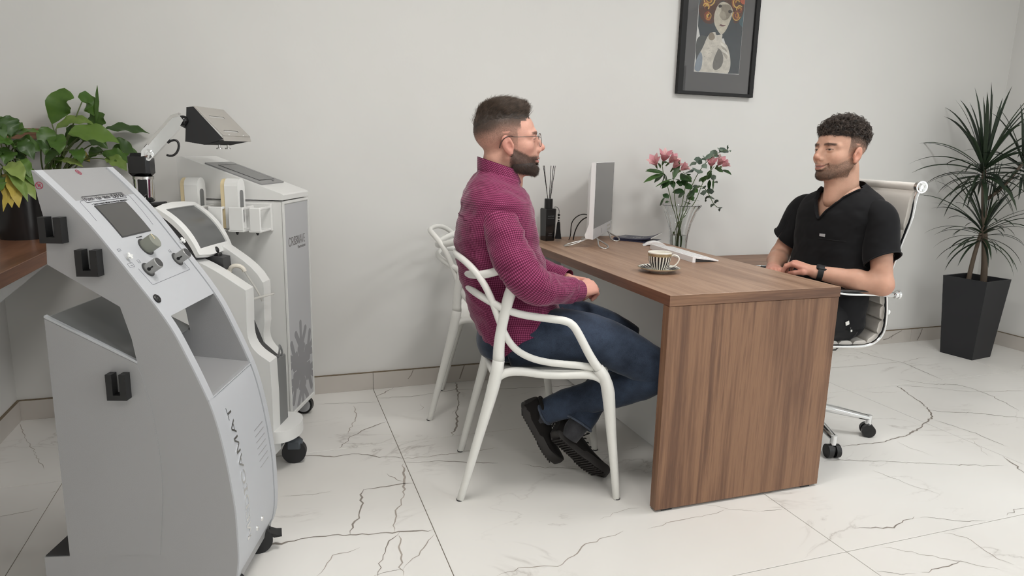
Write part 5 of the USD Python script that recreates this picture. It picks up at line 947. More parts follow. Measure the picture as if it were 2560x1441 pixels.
def skin_material(name, rough=.48):
    n = {'a': ('attribute', {'attribute': 'tint'}), 'g': ('texture_coordinate', {}), 'nz': ('noise_texture', dict(scale=420, detail=2.0)), 'b': ('bump', dict(strength=.10, distance=.0006)), 'p': ('principled_bsdf', dict(roughness=rough, specular_ior_level=.35, subsurface_weight=.12, subsurface_radius=(1, .35, .2), subsurface_scale=.006))}
    LOOK[name] = usdkit.material(stage, '/World/Looks/'+name, n, [('a.color', 'p.base_color'), ('g.object', 'nz.vector'), ('nz.fac', 'b.height'), ('b.normal', 'p.normal')], surface='p.BSDF')
skin_material('skin')
def mixc(base, col, m): return base*(1-m[:, None])+np.asarray(col)*m[:, None]
def cloth_uv(name, ramp3, scale, rough=.85, bump=.25, sheen=.25):
    """Small woven check from the cloth's own uv (metres)."""
    n = {'uv': ('uvmap', {'attribute': 'st'}), 's': ('separate_xyz', {}), 'mu': ('math', dict(math_type='multiply', value2=scale)), 'mv': ('math', dict(math_type='multiply', value2=scale)), 'fu': ('math', dict(math_type='pingpong', value2=.5)), 'fv': ('math', dict(math_type='pingpong', value2=.5)),
         'gu': ('map_range', dict(range_type='smoothstep', from_min=.19, from_max=.31)), 'gv': ('map_range', dict(range_type='smoothstep', from_min=.19, from_max=.31)), 'ad': ('math', dict(math_type='add')), 'hf': ('math', dict(math_type='multiply', value2=.5)), 'r': ('rgb_ramp', {'ramp': [(0, ramp3[0]), (.5, ramp3[1]), (1, ramp3[2])]}),
         'g': ('texture_coordinate', {}), 'nz': ('noise_texture', dict(scale=14, detail=5.0, roughness=.6)), 'b': ('bump', dict(strength=bump, distance=.006)), 'p': ('principled_bsdf', dict(roughness=rough, specular_ior_level=.2, sheen_weight=sheen, sheen_roughness=.4))}
    l = [('uv.UV', 's.vector'), ('s.x', 'mu.value1'), ('s.y', 'mv.value1'), ('mu.value', 'fu.value1'), ('mv.value', 'fv.value1'), ('fu.value', 'gu.value'), ('fv.value', 'gv.value'), ('gu.result', 'ad.value1'), ('gv.result', 'ad.value2'), ('ad.value', 'hf.value1'), ('hf.value', 'r.fac'), ('r.color', 'p.base_color'), ('g.object', 'nz.vector'), ('nz.fac', 'b.height'), ('b.normal', 'p.normal')]
    LOOK[name] = usdkit.material(stage, '/World/Looks/'+name, n, l, surface='p.BSDF')
cloth_uv('check_cloth', (s2l(158, 78, 116), s2l(116, 38, 74), s2l(76, 24, 48)), 1/.0064)
def fabric(name, c1, c2, scale=9, fine=900, rough=.85, sheen=.2, spec=.2):
    n = {'g': ('texture_coordinate', {}), 'a': ('noise_texture', dict(scale=scale, detail=5.0, roughness=.6)), 'b': ('noise_texture', dict(scale=fine, detail=1.0)), 'm': ('mix_float', dict(fac=.35)), 'r': ('rgb_ramp', {'ramp': [(.32, c1), (.68, c2)]}), 'bp': ('bump', dict(strength=.3, distance=.003)), 'p': ('principled_bsdf', dict(roughness=rough, specular_ior_level=spec, sheen_weight=sheen, sheen_roughness=.4))}
    LOOK[name] = usdkit.material(stage, '/World/Looks/'+name, n, [('g.object', 'a.vector'), ('g.object', 'b.vector'), ('a.fac', 'm.a'), ('b.fac', 'm.b'), ('m.result', 'r.fac'), ('r.color', 'p.base_color'), ('a.fac', 'bp.height'), ('bp.normal', 'p.normal')], surface='p.BSDF')
fabric('denim', s2l(26, 32, 44), s2l(66, 78, 98), 9, 700); fabric('denim_hem', s2l(58, 66, 82), s2l(84, 92, 106), 120); fabric('scrub_black', s2l(20, 20, 22), s2l(27, 27, 29), 8, sheen=.06); fabric('suede_black', s2l(20, 18, 18), s2l(30, 27, 26), 30, sheen=.1); plain('sole_dark', s2l(40, 37, 36), .6); fabric('sock', s2l(50, 50, 54), s2l(70, 70, 74), 60)
plain('tag_grey', s2l(168, 168, 170), .5); plain('thread', s2l(96, 34, 66), .8); plain('hair_cap1', s2l(56, 46, 40), .6, bump=.8, bscale=160); plain('beard_cap', s2l(52, 40, 35), .6, bump=.8, bscale=260); plain('hair_cap2', s2l(40, 33, 30), .5, bump=1.0, bscale=120)
def hair_mat(name, c1, c2, rough=.4):
    n = {'o': ('hair_info', {}), 'nz': ('noise_texture', dict(scale=60, detail=2.0)), 'g': ('texture_coordinate', {}), 'r': ('rgb_ramp', {'ramp': [(.3, c1), (.7, c2)]}), 'p': ('principled_bsdf', dict(roughness=rough, specular_ior_level=.4))}
    LOOK[name] = usdkit.material(stage, '/World/Looks/'+name, n, [('g.object', 'nz.vector'), ('nz.fac', 'r.fac'), ('r.color', 'p.base_color')], surface='p.BSDF')
hair_mat('hair_brown', s2l(58, 47, 40), s2l(96, 80, 68)); hair_mat('beard_brown', s2l(48, 37, 32), s2l(84, 65, 54)); hair_mat('hair_dark', s2l(40, 33, 30), s2l(92, 80, 72), .30); hair_mat('brow_dark', s2l(44, 34, 30), s2l(64, 50, 44))
plain('eye_white', s2l(176, 166, 160), .2); plain('iris', s2l(46, 34, 28), .1); plain('lens', (.97, .98, .98), .02, alpha=.12); plain('frame_metal', s2l(96, 92, 90), .25, metal=.8); plain('temple_tip', s2l(70, 42, 36), .3)
def cap(head, thick, tn):
    """A shell over the head where thick(v, n) > 0 (hair or beard body); sinks under the skin at its border."""
    v, f = head.vertices, head.faces; th = thick(v, tn); keep = (th[f] > -.0012).all(1); f2 = f[keep]; u, inv = np.unique(f2, return_inverse=True)
    return trimesh.Trimesh(v[u]+tn[u]*th[u][:, None], inv.reshape(-1, 3), process=False), u, th[u]
def vnormals(m): return meshkit.arrays(m, True)[2]
def strands(m, count, seed, length, flow, npt=5, lift=.4, curl=.0, wght=None):
    rg = np.random.default_rng(seed); a = m.area_faces*(1 if wght is None else np.maximum(0, wght[m.faces].mean(1))); fi = rg.choice(len(m.faces), count, p=a/a.sum()); b = rg.dirichlet((1, 1, 1), count)
    p = (m.vertices[m.faces[fi]]*b[:, :, None]).sum(1); n = m.face_normals[fi]; fl = flow(p, n); fl = fl-(fl*n).sum(1, keepdims=True)*n; fl /= np.linalg.norm(fl, axis=1, keepdims=True)+1e-9
    d = fl*(1-np.broadcast_to(lift(p) if callable(lift) else lift, (count,))[:, None])+n*np.broadcast_to(lift(p) if callable(lift) else lift, (count,))[:, None]+rg.normal(0, .22, (count, 3)); d /= np.linalg.norm(d, axis=1, keepdims=True); L = length*rg.uniform(.6, 1.15, count); out = []
    side = np.cross(n, d)
    for i in range(count):
        t = np.linspace(0, 1, npt)[:, None]; c = p[i]-n[i]*.002+d[i]*t*L[i]+fl[i]*t**2*L[i]*.35+side[i]*np.sin(t*6+i)*curl*L[i]; out.append(c)
    return out
def ring_loft(rows, nseg=56, exp=2.25, a0=PI):
    """rows: (centre xyz, half depth, half width[, tilt]) from bottom to top -> rings and uv (metres). Seam at angle a0."""
    th = a0+np.arange(nseg+1)*2*PI/nseg; R_, UV = [], []; s = 0; prev = None
    for r in rows:
        c, hx, hy = np.asarray(r[0], float), r[1], r[2]; tl = r[3] if len(r) > 3 else 0; ct, st = np.cos(th), np.sin(th); e = 2/exp
        x, y = hx*np.sign(ct)*np.abs(ct)**e, hy*np.sign(st)*np.abs(st)**e; ring = c+np.stack([x*math.cos(tl), y, -x*math.sin(tl)], 1)
        s += 0 if prev is None else np.linalg.norm(ring-prev, axis=1).mean(); prev = ring; d = np.r_[0, np.cumsum(np.linalg.norm(np.diff(ring, axis=0), axis=1))]; R_.append(ring); UV.append(np.stack([d, np.full(nseg+1, s)], 1))
    return np.array(R_), np.array(UV)
def refine(rows, n):
    a = np.array([[*r[0], r[1], r[2], r[3] if len(r) > 3 else 0] for r in rows], float); t = np.r_[0, np.cumsum(np.linalg.norm(np.diff(a[:, :3], axis=0), axis=1)+1e-4)]; q = PchipInterpolator(t, a)(np.linspace(0, t[-1], n)); return [(r[:3], r[3], r[4], r[5]) for r in q]
def grid_mesh(R_): n, s = R_.shape[:2]; i, j = np.meshgrid(np.arange(n-1), np.arange(s-1), indexing='ij'); q = np.stack([i*s+j, i*s+j+1, (i+1)*s+j+1, (i+1)*s+j], -1).reshape(-1, 4); return R_.reshape(-1, 3), q
def wrinkle(R_, amp, fr, seed, dirv=(1, 1, 1)):
    n = R_.shape; d = np.gradient(R_, axis=1); e = np.gradient(R_, axis=0); nn_ = np.cross(d, e); nn_ /= np.linalg.norm(nn_, axis=2, keepdims=True)+1e-9
    q = meshkit.fbm(R_*np.asarray(fr), 3, seed)-.5; q[:, -1] = q[:, 0]; return R_+nn_*(q*amp)[..., None]
def sleeve(pts, rs, n=46, nseg=36, fold=.0, flat=1.0, seed=1, up=(0, 0, 1.0), amp=.010, fr=(10, 10, 26)):
    c = smooth_path(pts, n) if len(pts) > 2 else np.linspace(pts[0], pts[1], n); d = np.r_[0, np.cumsum(np.linalg.norm(np.diff(np.asarray(pts, float), axis=0), axis=1))]; s = np.linspace(0, 1, n); r = PchipInterpolator(d/d[-1], rs)(s)
    t = np.gradient(c, axis=0); t /= np.linalg.norm(t, axis=1, keepdims=True); a = unit(np.cross(up, t[0])); th = np.arange(nseg+1)*2*PI/nseg; R_ = []; uv = []; ln = np.r_[0, np.cumsum(np.linalg.norm(np.diff(c, axis=0), axis=1))]
    for i in range(n):
        a = unit(a-(a @ t[i])*t[i]); b = np.cross(t[i], a); R_.append(c[i]+r[i]*(np.cos(th)[:, None]*a+flat*np.sin(th)[:, None]*b)); uv.append(np.stack([th*r.mean(), np.full(nseg+1, ln[i])], 1))
    return wrinkle(np.array(R_), amp, fr, seed), np.array(uv)
def cloth(parent, name, R_, uv, mat, label=None, inner=.0015): 
    return part(parent, name, grid_mesh(R_), mat, True, uv=uv.reshape(-1, 2), label=label)
def shoe(parent, o, fwd, up, L=.285, mats=('suede_black', 'sole_dark'), lace=True):
    fwd = unit(fwd); up = unit(np.asarray(up)-(np.asarray(up) @ fwd)*fwd); sd = np.cross(up, fwd); pl_ = lambda m: place(as_mesh(m), o, fwd, sd, up)
    outl = smooth_path([(0, 0, 0), (.012, .028, 0), (.06, .034, 0), (.13, .037, 0), (.19, .047, 0), (.235, .043, 0), (.272, .022, 0), (L, 0, 0), (.272, -.026, 0), (.235, -.046, 0), (.19, -.049, 0), (.13, -.036, 0), (.06, -.034, 0), (.012, -.028, 0), (0, 0, 0)], 64)[:-1, :2]
    p = part(parent, 'shoe', pl_(loft([[V(x*sc+(1-sc)*.12, y*sc, z+max(0, x-.2)*.25*(1 if z > .012 else .55)+(.006 if x < .02 and z < .01 else 0)) for x, y in outl] for z, sc in ((.0, .93), (.003, .97), (.014, 1.0), (.024, .985), (.030, .95))])), mats[1], 40)
    R_ = []
    for x, hw_, h in ((.004, .020, .075), (.02, .031, .085), (.05, .034, .084), (.085, .034, .080), (.115, .035, .078), (.15, .038, .066), (.185, .042, .058), (.22, .041, .049), (.25, .033, .042), (.272, .02, .036), (.280, .008, .032)):
        R_.append([V(x, y_, z) for y_, z in [(hw_*math.cos(a)*(1 if math.sin(a) < .55 else .92), .022+max(0, x-.2)*.25+(h-.022)*max(0, math.sin(a))**.75) for a in np.linspace(-.15, PI+.15, 19)]])
    part(p, 'upper', pl_(loft(R_)), mats[0], 45)
    part(p, 'ankle_collar', pl_(tube(smooth_path([(.012, 0, .082), (.03, .028, .082), (.075, .030, .078), (.112, .0, .084), (.075, -.030, .078), (.03, -.028, .082), (.012, 0, .082)], 30), .0065, 8)), mats[0], True)
    part(p, 'tread', pl_([bx(x_, x_+.006, -.030-.012*(x_ > .15), .030+.010*(x_ > .15), -.004+max(0, x_-.2)*.14, .001+max(0, x_-.2)*.14, .001) for x_ in np.arange(.03, .25, .0125)]), mats[1], False)
    if lace:
        part(p, 'lace', pl_([tube(smooth_path([(x_, -.020, zz_-.004), (x_+.004, 0, zz_+.004), (x_, .020, zz_-.004)], 10), .0022, 6) for x_, zz_ in ((.125, .078), (.142, .071), (.160, .065))] + [tube(smooth_path([(.118, 0, .086), (.124, sg*.025, .098), (.112, sg*.03, .088)], 10), .002, 6) for sg in (-1, 1)]), 'black_matte', True)
    return p
# ---------------------------------------------------------------- the man in the checked shirt
H1 = math.radians(-14.0); C1_ = V(.8945, 2.274, 0)
man = thing('person', 'bearded man with glasses, dark red checked shirt and jeans, sitting on the white armchair', 'person', tuple(C1_), H1)
SK1 = np.array(s2l(206, 156, 138)); RED1 = np.array(s2l(190, 120, 108)); STB1 = np.array(s2l(70, 54, 46)); SC1 = np.array(s2l(104, 84, 72))
def paint_head(v, base, red, stub, scalp, hairline, beardf, browc, lipc, lift=0.0):
    x, y, z = v.T; c = np.tile(base, (len(v), 1)); ns = meshkit.fbm(v*90, 3, 5)-.5; fine = meshkit.noise(v*900, 9)
    c *= (1+.10*ns[:, None])
    c = mixc(c, red, .45*sstep(.03, .0, np.hypot(x-.060, np.abs(y)-.045)+np.abs(z+.030)*.6)); c = mixc(c, red, .5*sstep(.022, .004, np.hypot(x-.112, y)+np.abs(z+.034)*.5)); c = mixc(c, red, .55*sstep(.072, .080, np.abs(y))*(x < .02)*(z > -.06)*(z < .04))
    m = sstep(0, 1, hairline(x, y, z)+.35*(fine-.5))
    dk = sstep(.028, .078, z+.5*np.maximum(0, -x-.03)); c = mixc(c, scalp, m*(.60+.38*dk)); c = mixc(c, np.array(s2l(56, 46, 41)), m*dk*.8)
    b = sstep(0, 1, beardf(x, y, z)+.5*(fine-.5)); c = mixc(c, stub, b*.9)
    lp = sstep(1.05, .75, np.hypot((z+.0695-lift*(y/.026)**2)/.0092, y/.0245))*(x > .078); c = mixc(c, lipc, lp*.8); c = mixc(c, np.array(lipc)*.35, sstep(.0022, .0008, np.abs(z+.0685-lift*(y/.026)**2))*sstep(.028, .022, np.abs(y))*(x > .072)*.8)
    ay = np.abs(y); br = sstep(.0058, .0024, np.abs(z-.0172-.10*(.03-np.abs(ay-.032))))*sstep(.010, .014, ay)*sstep(.056, .048, ay)*(x > .04); c = mixc(c, browc, br*.9*(.6+.4*fine))
    ex = (ay-.031)/.0155; lid = sstep(.0019, .0006, np.abs(z-.0030*(1-ex*ex)+.0012))*(np.abs(ex) < 1)*(x > .06); c = mixc(c, s2l(50, 36, 32), lid*.85); c = mixc(c, np.array(base)*.70, sstep(.006, .0, np.abs(z-.004))*(np.abs(ex) < 1.1)*(x > .06)*.45)
    return np.clip(c, 0, 1)
hd1 = head_mesh(dict(eye=.0010, fw=.057, neck=((-.036, 0, -.06), (-.056, 0, -.20), .053, .053))); n1_ = vnormals(hd1)
def hl1(x, y, z): return np.where(x < .035+.03*(z > .06), sstep(-.045, .035, z+(x+.02)*.25)*(.75+.25*sstep(.02, .06, z)) * ((np.abs(y) < .074) | (z > .03) | (x < -.04)), 0)*np.where(z < .055, sstep(.042, .030, x-(.030-z)*.12), 1)*np.where((x > .02) & (z < .075), sstep(.060, .05, x+.0*z)*sstep(.02, .05, z+.5*np.maximum(0, .03-x)), 1)
def bd1(x, y, z):
    front = sstep(-.048, -.062, z-.55*np.maximum(0, .060-x)+.10*np.maximum(0, .03-np.abs(y))); side = sstep(-.02, .004, x+.18*np.maximum(0, -z)*0)*sstep(-.125, -.105, z+.20*(x-.06))
    must = ((x > .078) & (z < -.048) & (z > -.064)); return np.clip(front*side*(x > -.012)*(1-.0*must), 0, 1)*sstep(.8, 1.15, np.hypot((z+.0695)/.0095, y/.0235)+(x < .078))*np.where((np.abs(y) > .073) & (z > -.042), 0, 1)
SCL = 1.035; Rh1 = Rzyx(math.radians(4), math.radians(-5)); oh1 = V(-.114, 0, 1.238)
col1 = paint_head(hd1.vertices, SK1, RED1, STB1, SC1, hl1, bd1, s2l(70, 54, 48), s2l(176, 104, 100))
def T1(m): return xform(m, Rh1*SCL, oh1)
fb = Field((-.34, -.33, .46), (.06, .33, 1.20), .005)      # torso under the clothes, joined to neck and arms
fb.ell((-.145, 0, .93), (.085, .145, .15), .04); fb.ell((-.12, 0, .72), (.085, .135, .18), .05); fb.ell((-.09, 0, .57), (.09, .13, .07), .04); fb.cone((-.152, 0, 1.03), (-.146, 0, 1.15), .050, .050, .03)
for y in (-1, 1): fb.cone((-.155, y*.03, 1.04), (-.150, y*.15, .985), .036, .042, .03); fb.cone((-.155, y*.165, .99), (-.085, y*.25, .82), .045, .040, .02)
tor = fb.mesh()
fh = Field((.02, -.16, .60), (.30, .16, .80), .0026)
wR, wL = V(.125, -.120, .733), V(.130, .115, .726); kR, kL = V(.205, -.050, .742), V(.208, .038, .718)
fh.cone((.06, -.165, .742), wR, .036, .028, .012); fh.cone((.06, .165, .735), wL, .036, .028, .012)
hand(fh, wR, kR-wR, V(.15, .75, -.65), V(.3, .1, 1), [(.55, .95, .5), (.60, .95, .5), (.65, .95, .5), (.7, .95, .5)], 1.0, [(.034, .034, .008), (.040, .066, .016), (.030, .094, .022)])
hand(fh, wL, kL-wL, V(.25, -.75, -.30), V(.2, .0, 1), [(.60, .8, .4), (.62, .8, .4), (.66, .8, .4), (.7, .8, .4)], 1.0, [(.030, .034, .012), (.036, .066, .022), (.028, .094, .026)])
hn = fh.mesh(); hv = hn.vertices; hc = np.tile(np.array(s2l(208, 154, 138)), (len(hv), 1))*(1+.12*(meshkit.fbm(hv*70, 3, 2)-.5)[:, None]); hc = mixc(hc, s2l(190, 118, 106), .4*sstep(.18, .25, hv[:, 0]))
H1m = T1(hd1); bodym = trimesh.util.concatenate([H1m, tor, hn])
body1 = part(man, 'body', bodym, 'skin', True, color=np.vstack([col1, np.tile(SK1, (len(tor.vertices), 1)), hc]))
for y in (-1, 1): e = part(body1, 'eye', T1(ball((.0735, y*.031, 0), .0126, 3)), 'eye_white', True); 
# hair and beard
def th1(v, n):
    x, y, z = v.T; top = sstep(.052, .090, z+.36*np.maximum(0, -x-.055)+.012*(meshkit.noise(v*120, 6)-.5)); f = sstep(.080, .068, x-.22*np.maximum(0, z-.085))
    return np.where(f > .02, -.003+top*(.0065+.0165*sstep(.070, .115, z)+.010*sstep(.02, .075, x)*sstep(.07, .10, z))+.005*(meshkit.fbm(v*70, 2, 3)-.5)*top, -.01)*1.0-(1-f)*.012
cp, ci, cth = cap(hd1, th1, n1_); hr1 = part(man, 'hair', T1(cp), 'hair_cap1', True)
curl_ = lambda q: q @ (Rh1*SCL).T+oh1
st = strands(cp, 9000, 1, .023, lambda p, n: np.stack([.9+0*p[:, 0], .35*np.sin(p[:, 0]*90+p[:, 1]*40), .45+.4*(p[:, 0] > .03)], 1), 6, lambda p: .10+.22*sstep(-.05, .05, p[:, 0]), .06, sstep(-.001, .006, cth))
curves(hr1, 'hair_strands', [curl_(q) for q in st], .0008, 'hair_brown')
sd_w = hl1(*hd1.vertices.T)*(hd1.vertices[:, 2] > -.03)*(.25+sstep(.0, .06, hd1.vertices[:, 2]+.5*np.maximum(0, -hd1.vertices[:, 0]-.03)))*(th1(hd1.vertices, n1_) < .006)
st = strands(hd1, 15000, 2, .0052, lambda p, n: np.stack([-.35+0*p[:, 0], 0*p[:, 0], -.7+0*p[:, 0]], 1), 3, .45, 0, sd_w); curves(hr1, 'side_hair', [curl_(q) for q in st], .00034, 'hair_brown')
def tb1(v, n): x, y, z = v.T; q = bd1(x, y, z); return -.003+.0095*sstep(.5, 1, q)*sstep(-.060, -.105, z)*np.where(x > .075, .75, 1)
cb1, _, bth = cap(hd1, tb1, n1_); br1 = part(man, 'beard', T1(cb1), 'beard_cap', True)
down = lambda p, n: np.stack([.25+0*p[:, 0], 0*p[:, 0], -1+0*p[:, 0]], 1)
st = strands(cb1, 6500, 3, .011, down, 4, .30, .04, sstep(-.0012, .002, bth)); curves(br1, 'beard_strands', [curl_(q) for q in st], .00055, 'beard_brown')
st = strands(hd1, 9000, 4, .0065, down, 3, .28, 0, bd1(*hd1.vertices.T)*(hd1.vertices[:, 2] > -.085)*(.35+.65*sstep(-.03, -.07, hd1.vertices[:, 2]))); curves(br1, 'beard_strands', [curl_(q) for q in st], .00036, 'beard_brown')
def brow_w(h, y): v = h.vertices; return 1.0*((np.abs(v[:, 2]-.0172) < .005) & (v[:, 1]*y > .012) & (v[:, 1]*y < .050) & (v[:, 0] > .05))
curves(hr1, 'eyebrows', [curl_(q) for y in (-1, 1) for q in strands(hd1, 260, 8+y, .007, lambda p, n: np.stack([-.2+0*p[:, 0], y*1.0+0*p[:, 0], .2+0*p[:, 0]], 1), 3, .2, 0, brow_w(hd1, y))], .0005, 'brow_dark')
# glasses
gl1 = part(man, 'glasses', [T1(tube([V(.101-.10*abs(y0+.0225*math.cos(a))**1*.12, y0+.0235*math.cos(a), -.004+.0215*math.sin(a)) for a in np.linspace(0, 2*PI, 33)], .0010, 6)) for y0 in (-.033, .033)] + [T1(tube(smooth_path([(.1005, -.0105, .003), (.105, 0, .006), (.1005, .0105, .003)], 9), .001, 6))], 'frame_metal', True)
for y0 in (-1, 1):
    part(gl1, 'temple', T1(tube(smooth_path([(.098, y0*.056, .004), (.090, y0*.068, .006), (.03, y0*.078, .009), (-.002, y0*.0815, .012)], 20), .0009, 6)), 'frame_metal', True)
    part(gl1, 'temple_tip', T1(tube(smooth_path([(.004, y0*.081, .012), (-.014, y0*.083, .013), (-.030, y0*.084, .004), (-.042, y0*.079, -.022)], 16), .0020, 8)), 'temple_tip', True)
    part(gl1, 'lens', T1(extr(Point(y0*.033, -.004).buffer(.0212), .0010, 'yz', .0995)), 'lens', False)
# shirt: body of the shirt as a loft with a curved tail
def xb(z): return np.interp(z, [.44, .47, .52, .60, .748, .891, 1.032, 1.09, 1.125, 1.15], [-.176, -.186, -.20, -.226, -.276, -.299, -.276, -.246, -.222, -.208])
def xf(z): return np.interp(z, [.44, .60, .66, .75, .88, 1.0, 1.06, 1.10, 1.15], [.10, .105, .085, .045, .005, -.022, -.035, -.055, -.075])
def yw(z): return np.interp(z, [.44, .56, .70, .85, .95, 1.0], [.202, .202, .195, .198, .206, .206])
rows = [((.5*(xb(z)+xf(z)), 0, z), .5*(xf(z)-xb(z)), yw(z), 0.0) for z in np.linspace(.60, .995, 40)]
rows += refine([rows[-1], ((-.151, 0, 1.030), .122, .202, .05), ((-.150, 0, 1.062), .110, .178, .14), ((-.148, 0, 1.090), .096, .135, .23), ((-.145, 0, 1.110), .083, .092, .29), ((-.143, 0, 1.121), .079, .080, .30)], 24)[1:]
R_, UV = ring_loft(rows, 96, 2.15, PI/2)
low = []                                          # the tail below, ending on the curved hem
lowuv = []
hem = np.interp(R_[0][:, 0], [-.24, -.18, -.07, .04, .11], [.474, .482, .575, .62, .64]); hem = np.where(R_[0][:, 0] > -.19, hem, .474)
for k in range(14):
    t = k/14; ring = R_[0].copy(); zt_ = hem+(.60-hem)*t; ring[:, 2] = zt_; zc = np.clip(zt_, .44, .60)
    sx = (R_[0][:, 0]-rows[0][0][0])/rows[0][1]; ring[:, 0] = np.where(sx < 0, .5*(xb(.6)+xf(.6))+sx*(.5*(xf(.6)+xb(.6))-xb(zc)), ring[:, 0]); ring[:, 1] *= 1+.04*(1-t); low.append(ring); u_ = UV[0].copy(); u_[:, 1] = -(.60-zt_); lowuv.append(u_)
R_ = np.concatenate([np.array(low), R_]); UV = np.concatenate([np.array(lowuv), UV]); R_ = wrinkle(R_, .026, (8, 8, 17), 11); R_ = wrinkle(R_, .011, (22, 22, 32), 12)
sh1 = cloth(man, 'shirt', R_, UV, 'check_cloth')
for y, nm in ((-1, 'sleeve'), (1, 'sleeve')):
    q, uv = sleeve([(-.158, y*.110, .985), (-.150, y*.172, .964), (-.122, y*.222, .895), (-.088, y*.258, .825), (-.045, y*.256, .782), (.03, y*.20, .755), (.10, y*.138, .738)], [.048, .061, .067, .066, .063, .053, .043], 64, 40, seed=20+y, amp=.024, fr=(13, 13, 24))
    q = wrinkle(q, .011, (32, 32, 44), 31+y); sl = cloth(sh1, nm, q, uv, 'check_cloth')
    q, uv = sleeve([(.082, y*.150, .742), (.132, y*.108, .732)], [.0425, .0385], 10, 36, seed=3, amp=.003); cloth(sh1, 'cuff', q, uv, 'check_cloth')
zc_ = np.linspace(0, 1, 8); rows = [((-.143-.006*t, 0, 1.118+.042*t), .0815-.006*t, .0825-.008*t, .30) for t in zc_]; q, uv = ring_loft(rows, 60, 2.0, 0); cloth(sh1, 'collar', q, uv, 'check_cloth')
# yoke seam and armhole seams lie on the cloth
kd = __import__('scipy.spatial').spatial.cKDTree(R_.reshape(-1, 3))
def on_shirt(p): d, i = kd.query(p); return R_.reshape(-1, 3)[i]
ys_ = [on_shirt((xb(.985)+.005+.0*y, y, .985)) for y in np.linspace(-.15, .15, 24)]; part(sh1, 'yoke_seam', tube(smooth_path(np.array(ys_)-V(.0012, 0, 0), 40), .0012, 6), 'thread', True)
# jeans
jr = [((-.075, 0, .60), .125, .178), ((-.08, 0, .53), .135, .182), ((-.085, 0, .49), .12, .165)]
q, uv = ring_loft(refine(jr, 14), 60, 2.4); jn = part(man, 'jeans', loft(np.array(q)[:, :-1]), 'denim', True)
q, uv = sleeve([(-.10, -.09, .545), (.02, -.112, .566), (.20, -.132, .560), (.36, -.142, .488), (.425, -.141, .452)], [.098, .100, .088, .074, .066], 50, 40, seed=5, amp=.016, fr=(9, 12, 12)); part(jn, 'leg', loft(q[:, :-1]), 'denim', True)
q, uv = sleeve([(.445, -.142, .485), (.41, -.136, .440), (.27, -.075, .352), (.16, -.028, .300), (.052, .018, .240)], [.052, .066, .064, .057, .052], 50, 40, seed=6, amp=.016, fr=(12, 14, 14)); part(jn, 'leg', loft(q[:, :-1]), 'denim', True); R1 = q[-1]
q, uv = sleeve([(-.10, .09, .545), (.02, .105, .560), (.20, .122, .560), (.34, .132, .512), (.395, .133, .485)], [.098, .096, .084, .070, .062], 50, 40, seed=7, amp=.014, fr=(9, 12, 12)); part(jn, 'leg', loft(q[:, :-1]), 'denim', True)
q, uv = sleeve([(.405, .133, .515), (.385, .128, .475), (.29, .05, .37), (.225, -.012, .30), (.165, -.055, .222)], [.050, .062, .060, .056, .053], 50, 40, seed=8, amp=.014, fr=(12, 14, 14)); part(jn, 'leg', loft(q[:, :-1]), 'denim', True); R2 = q[-1]
for r_ in (R1, R2): part(jn, 'hem', tube(np.vstack([r_[:-1], r_[:1]]), .0042, 8, cap=False), 'denim_hem', True)
part(jn, 'pocket', extr(rrect(-.115, -.045, .515, .570, .012), .003, 'xz', -.1885), 'denim', False)
part(man, 'sock', [tube([(.075, .008, .252), (.035, .02, .222), (.012, .02, .20)], [.040, .039, .036], 18)], 'sock', True); part(man, 'sock', tube([(.185, -.045, .24), (.15, -.058, .20), (.13, -.06, .17)], [.040, .039, .036], 18), 'sock', True)
shoe(man, V(-.052, .020, .268), V(.135, .0, -.245), V(.86, -.10, .50)); shoe(man, V(.060, -.062, .182), V(.165, .0, -.150), V(.50, .62, .62))
# ---------------------------------------------------------------- the man in black scrubs
H2 = math.radians(185.0); C2_ = V(2.20, 2.277, .042)
doc = thing('person', 'curly-haired smiling man in black scrubs with a smartwatch, sitting in the office chair', 'person', tuple(C2_), H2); UsdGeom.Xform(stage.GetPrimAtPath(doc)).AddScaleOp().Set(Gf.Vec3f(.965, .965, .965))
SK2 = np.array(s2l(200, 156, 134)); RED2 = np.array(s2l(196, 128, 108)); STB2 = np.array(s2l(96, 74, 60)); SC2 = np.array(s2l(92, 74, 62))
hd2 = head_mesh(dict(eye=.0024, fw=.060, mouth=.027, smile=.008, neck=((-.034, 0, -.06), (-.066, 0, -.215), .057, .056))); n2_ = vnormals(hd2)
def hl2(x, y, z): return np.where((np.abs(y) < .074) | (z > .03) | (x < -.04), sstep(-.035, .045, z+(x+.02)*.25), 0)*np.where(z < .055, sstep(.048, .020, x-(.030-z)*.16), 1)*np.where(x > .02, sstep(.040, .065, z), 1)
def bd2(x, y, z):
    front = sstep(-.046, -.062, z-.55*np.maximum(0, .052-x)+.12*np.maximum(0, .022-np.abs(y))); side = sstep(-.122, -.106, z+.20*(x-.06)); lips = sstep(.8, 1.15, np.hypot((z+.0695-.006*(y/.026)**2)/.0098, y/.0265)+(x < .07))
    return np.clip(front*side*(x > -.012)*(.68+.5*sstep(-.075, -.10, z)*sstep(.03, .07, x)), 0, 1)*lips*np.where((np.abs(y) > .073) & (z > -.045), 0, 1)
col2 = paint_head(hd2.vertices, SK2, RED2, STB2, SC2, hl2, bd2, s2l(46, 35, 30), s2l(158, 96, 90), .007)
hv2 = hd2.vertices; tm = sstep(.0022, .0008, np.abs(hv2[:, 2]+.0685-.004*(np.abs(hv2[:, 1])/.022)**2))*sstep(.017, .012, np.abs(hv2[:, 1]))*(hv2[:, 0] > .08); col2 = mixc(col2, s2l(206, 196, 188), tm*.45)
SC_ = 1.065; Rh2 = Rzyx(math.radians(-3), math.radians(-4), math.radians(2)); oh2 = V(.000, .004, 1.234)
def T2(m): return xform(m, Rh2*SC_, oh2)
